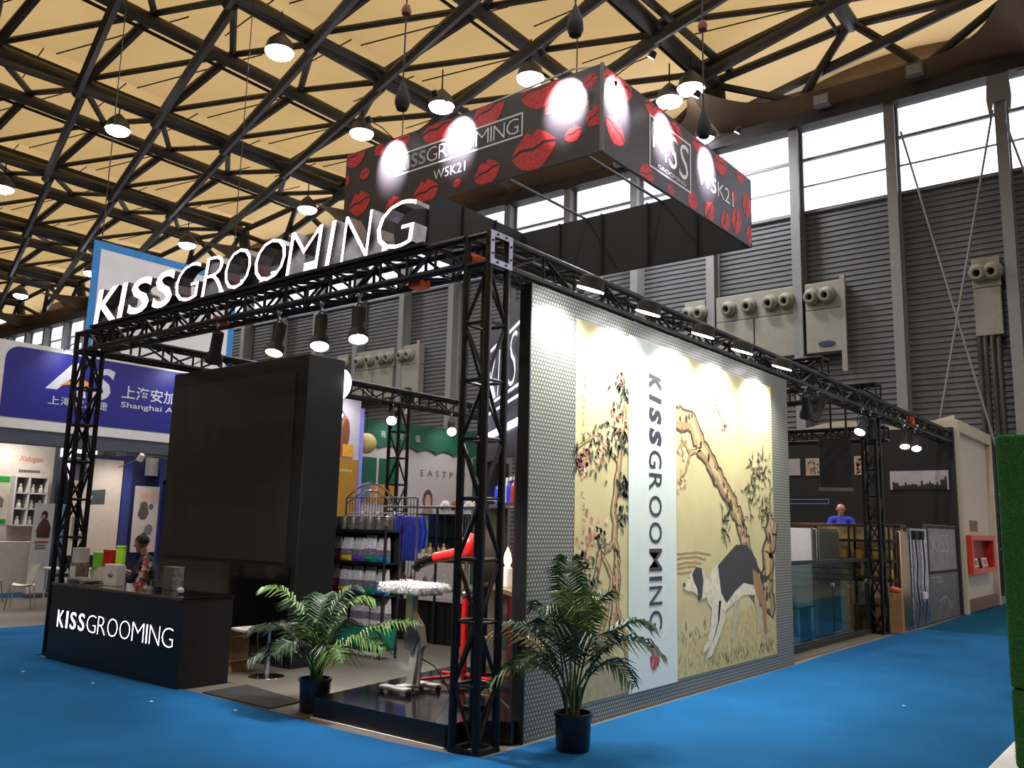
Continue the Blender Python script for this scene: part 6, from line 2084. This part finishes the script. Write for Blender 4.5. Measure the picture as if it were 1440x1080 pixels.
for k_, (x_, y_) in enumerate(((-4.9, -.55), (-3.6, -.62), (-2.7, -.3), (-6.1, -.75), (1.9, 4.6))):
    tag(part('paper_scrap', MB().add([(x_, y_, .0125), (x_ + .03, y_ + .01, .016), (x_ + .025, y_ + .035, .013), (x_ - .01, y_ + .025, .018)], [(0, 1, 2, 3)]), WHITE),
        ['tiny white paper scrap on the carpet before the desk middle', 'tiny white paper scrap on the carpet before the desk right end', 'tiny white paper scrap on the carpet near the mat', 'tiny white paper scrap on the carpet before the desk left end', 'tiny white paper scrap on the aisle carpet by the turf wall'][k_], 'paper scrap', 'paper scraps on the carpet')


# ================================================================== PEOPLE
def person(name, label, loc, rz, caps, mats_, res=.011):
    """one continuous body: capsules fused by voxel remesh; material by nearest capsule"""
    mb = MB()
    for a, b, ra, rb, mi in caps:
        a, b = Vector(a), Vector(b)
        d = b - a
        if d.length < 1e-5:
            mb.ball(a, ra, 14, 10)
            continue
        n = d.normalized()
        prof = [(ra * math.cos(t), -ra * math.sin(t)) for t in (1.5, 1.0, .5, 0)]
        prof = [(max(r, 1e-3), h) for r, h in prof] + [(rb, d.length)] + [(max(rb * math.cos(t), 1e-3), d.length + rb * math.sin(t)) for t in (.5, 1.0, 1.5)]
        mb.lathe(prof, a, 14, n)
    me = mb.mesh('raw')
    ob = bpy.data.objects.new('raw', me)
    COL.objects.link(ob)
    md = ob.modifiers.new('r', 'REMESH')
    md.mode = 'VOXEL'
    md.voxel_size = res
    sm_ = ob.modifiers.new('s', 'SMOOTH')
    sm_.factor = .5
    sm_.iterations = 5
    dg_ = bpy.context.evaluated_depsgraph_get()
    m2 = bpy.data.meshes.new_from_object(ob.evaluated_get(dg_))
    bpy.data.objects.remove(ob)
    m2.name = 'body'
    m2.materials.clear()
    for m in mats_:
        m2.materials.append(m)
    A = np.array([c[0] for c in caps], float)
    B = np.array([c[1] for c in caps], float)
    RA = np.array([c[2] for c in caps])
    RB = np.array([c[3] for c in caps])
    MI = np.array([c[4] for c in caps])
    cen = np.zeros(len(m2.polygons) * 3)
    m2.polygons.foreach_get('center', cen)
    cen = cen.reshape(-1, 3)
    AB = B - A
    L2 = np.maximum((AB ** 2).sum(1), 1e-9)
    t = np.clip(((cen[:, None, :] - A[None]) * AB[None]).sum(2) / L2, 0, 1)
    q = A[None] + t[..., None] * AB[None]
    dist = np.linalg.norm(cen[:, None, :] - q, axis=2) - (RA + (RB - RA) * t)
    m2.polygons.foreach_set('material_index', MI[dist.argmin(1)])
    m2.polygons.foreach_set('use_smooth', [True] * len(m2.polygons))
    root = thing(name, label, 'person', loc, rz)
    o = bpy.data.objects.new('body', m2)
    COL.objects.link(o)
    o.parent = root
    WM[o] = WM[root]
    return root


def hand(caps, w, fwd, side, curl, skin, right=1):
    """palm with four bent fingers and a thumb; w wrist, fwd pointing direction, side towards the thumb, curl the palm normal"""
    w, f, s, c = Vector(w), Vector(fwd).normalized(), Vector(side).normalized(), Vector(curl).normalized()
    k = w + f * .085
    for i, off in enumerate((.03, .01, -.01, -.028)):
        caps.append((w + s * off * .6, k + s * off, .016, .013, skin))
        ln = (.036, .04, .037, .029)[i]
        p1 = k + s * off * 1.15 + f * ln + c * .008
        p2 = p1 + (f * .6 + c * .8).normalized() * ln * .8
        p3 = p2 + (f * .1 + c).normalized() * ln * .6
        caps.append((k + s * off, p1, .0095, .009, skin))
        caps.append((p1, p2, .009, .0085, skin))
        caps.append((p2, p3, .0085, .0075, skin))
    t1 = w + f * .03 + s * .045 + c * .01
    t2 = t1 + (f * .8 + s * .4 + c * .3).normalized() * .035
    caps.append((w + f * .01 + s * .015, t1, .015, .012, skin))
    caps.append((t1, t2, .011, .01, skin))
    caps.append((t2, t2 + (f + c * .3).normalized() * .026, .0095, .008, skin))


SKIN = mat('skin', (176, 124, 98), .55, 0, .06, 10)
SKIN2 = mat('skin_tan', (196, 146, 116), .45, 0, .06, 10)
SHB = mat('shirt_black', (22, 24, 30), .8, 0, .2, 12)
TRB = mat('trousers_dark', (34, 36, 46), .8, 0, .2, 12)
SHU = mat('shirt_blue', (52, 66, 196), .7, 0, .2, 10)


def head_caps(c, f, u, skin, tilt=0.0):
    """skull, jaw, nose, ears, neck stub; c centre, f facing, u up"""
    c, f, u = Vector(c), Vector(f).normalized(), Vector(u).normalized()
    s = f.cross(u).normalized()
    return [(c + u * .03 - f * .015, c + u * .03 - f * .015, .088, .088, skin),
            (c + u * .035 + f * .02, c + u * .035 + f * .02, .08, .08, skin),
            (c - u * .02 + f * .03, c - u * .085 + f * .045, .065, .042, skin),
            (c + u * .02 + f * .095, c - u * .02 + f * .112, .009, .014, skin),
            (c - u * .055 + f * .083 - s * .018, c - u * .055 + f * .083 + s * .018, .009, .009, skin),
            (c + s * .088 + u * .02, c + s * .092 - u * .02, .014, .01, skin),
            (c - s * .088 + u * .02, c - s * .092 - u * .02, .014, .01, skin)]


def face_parts(root, c, f, u, hair=None, hairm=None):
    c, f, u = Vector(c), Vector(f).normalized(), Vector(u).normalized()
    s = f.cross(u).normalized()
    for sd in (-1, 1):
        part('eye', MB().ball(c + s * (.034 * sd) + u * .012 + f * .088, .011, 10, 6), WHITE, root, True, True)
        part('eyebrow', MB().tube([c + s * (.05 * sd) + u * .034 + f * .09, c + s * (.02 * sd) + u * .038 + f * .099], .005, 5), BLACKM, root, False, True)
    if hair:
        b = MB()
        vs, fs = [], []
        n, m_ = 18, 9
        for i in range(m_ + 1):
            p = (PI * .62) * i / m_
            for k in range(n):
                a = 2 * PI * k / n
                dirf = math.cos(a)
                lim = 1.0 if dirf < .3 else .62
                q = p * lim
                r = .103 + .006 * math.sin(5 * a + i)
                d = u * math.cos(q) + (f * math.cos(a) + s * math.sin(a)) * math.sin(q)
                vs.append(c + u * .035 - f * .004 + d * r)
        for i in range(m_):
            for k in range(n):
                fs.append((i * n + k, (i + 1) * n + k, (i + 1) * n + (k + 1) % n, i * n + (k + 1) % n))
        part('hair', b.add(vs, fs), hairm, root, True, True)


# seated man in black behind the desk, facing the left of the picture, hands raised
FX = Vector((1, 0, 0))       # local +x is where he faces
hc = Vector((.08, 0, 1.345))
caps = head_caps(hc, FX + Vector((0, 0, -.15)), (.12, 0, 1), 0)
caps += [((.02, 0, 1.16), (.05, 0, 1.28), .052, .05, 0),
         ((-.02, 0, .66), (0, 0, .95), .15, .15, 1), ((0, 0, .95), (.01, 0, 1.1), .155, .11, 1), ((0, -.15, 1.1), (0, .15, 1.1), .07, .07, 1), ((-.02, -.08, .68), (-.02, .08, .68), .13, .13, 2)]
for sd in (-1, 1):
    el = Vector((.14, sd * .24, .84))
    wr = Vector((.38, sd * .1, .98 + (.05 if sd > 0 else 0)))
    caps += [((0, sd * .19, 1.09), el, .062, .05, 1), (el, el.lerp(wr, .35), .05, .045, 1), (el.lerp(wr, .3), wr, .042, .028, 0)]
    hand(caps, wr, (.8, -sd * .3, .45), (0, -sd * .5, .9), (0, -sd * .9, -.2), 0)
    kn = Vector((.45, sd * .13, .62))
    an = Vector((.42, sd * .14, .1))
    caps += [((-.02, sd * .09, .66), kn, .085, .065, 2), (kn, an, .06, .042, 2), (an, an + Vector((.15, 0, -.045)), .045, .032, 2)]
face_dir = math.atan2(-.72, -.69)
man = person('person', 'seated person in a black shirt with raised hands behind the desk', (-7.85, 1.62, .025), face_dir, [(tuple(a), tuple(b), c, d, e) for a, b, c, d, e in caps], [SKIN, SHB, TRB])
face_parts(man, hc, FX + Vector((0, 0, -.15)), (.12, 0, 1), True, mat('hair_black', (12, 11, 12), .85, 0, .2, 40))
st2 = thing('work_stool', 'plain black stool under the seated person', 'stool', (-7.85, 1.62, .0))
part('seat', MB().lathe([(0, .55), (.2, .55), (.21, .535), (.2, .5), (0, .5)], (-7.85, 1.62, 0), 20), BLACKM, st2, True)
for k in range(4):
    a = PI / 4 + k * PI / 2
    part('leg', MB().tube([(-7.85 + .13 * math.cos(a), 1.62 + .13 * math.sin(a), .5), (-7.85 + .2 * math.cos(a), 1.62 + .2 * math.sin(a), 0)], .014, 6), BLACKM, st2)
tag(part('snack_pack', MB().obox((-8.2, 1.25, 1.02), (.07, -.04, .02), (.02, .04, 0), (0, .0, .05)), mat('pack_gold', (190, 150, 80), .4, .3, .3, 20)), 'small gold pack held by the seated person', 'package')

# bald man in blue shirt behind the bar partition, looking down
hc2 = Vector((.07, 0, 1.575))
f2 = Vector((1, 0, -.45))
u2 = Vector((.4, 0, 1))
caps = head_caps(hc2, f2, u2, 0)
caps += [((.0, 0, 1.42), (.02, 0, 1.54), .055, .053, 0),
         ((0, 0, .95), (0, 0, 1.2), .145, .16, 1), ((0, 0, 1.2), (0, 0, 1.36), .165, .11, 1), ((0, -.16, 1.37), (0, .16, 1.37), .072, .072, 1), ((0, -.07, .93), (0, .07, .93), .13, .13, 2)]
for sd in (-1, 1):
    el = Vector((.06, sd * .27, 1.1))
    wr = Vector((.3, sd * .16, 1.02))
    caps += [((0, sd * .2, 1.36), el, .064, .05, 1), (el, el.lerp(wr, .4), .05, .046, 1), (el.lerp(wr, .35), wr, .042, .028, 0)]
    hand(caps, wr, (1, -sd * .3, -.3), (0, -sd, .3), (-.2, 0, -1), 0)
    caps += [((0, sd * .09, .92), (.02, sd * .1, .5), .088, .065, 2), ((.02, sd * .1, .5), (0, sd * .1, .09), .062, .045, 2), ((0, sd * .1, .06), (.16, sd * .11, .035), .045, .034, 2)]
man2 = person('person', 'bald person in a blue shirt looking down behind the bar partition', (-1.55, 13.62, .69), math.atan2(-.9, .35), [(tuple(a), tuple(b), c, d, e) for a, b, c, d, e in caps], [SKIN2, SHU, TRB])
face_parts(man2, hc2, f2, u2)
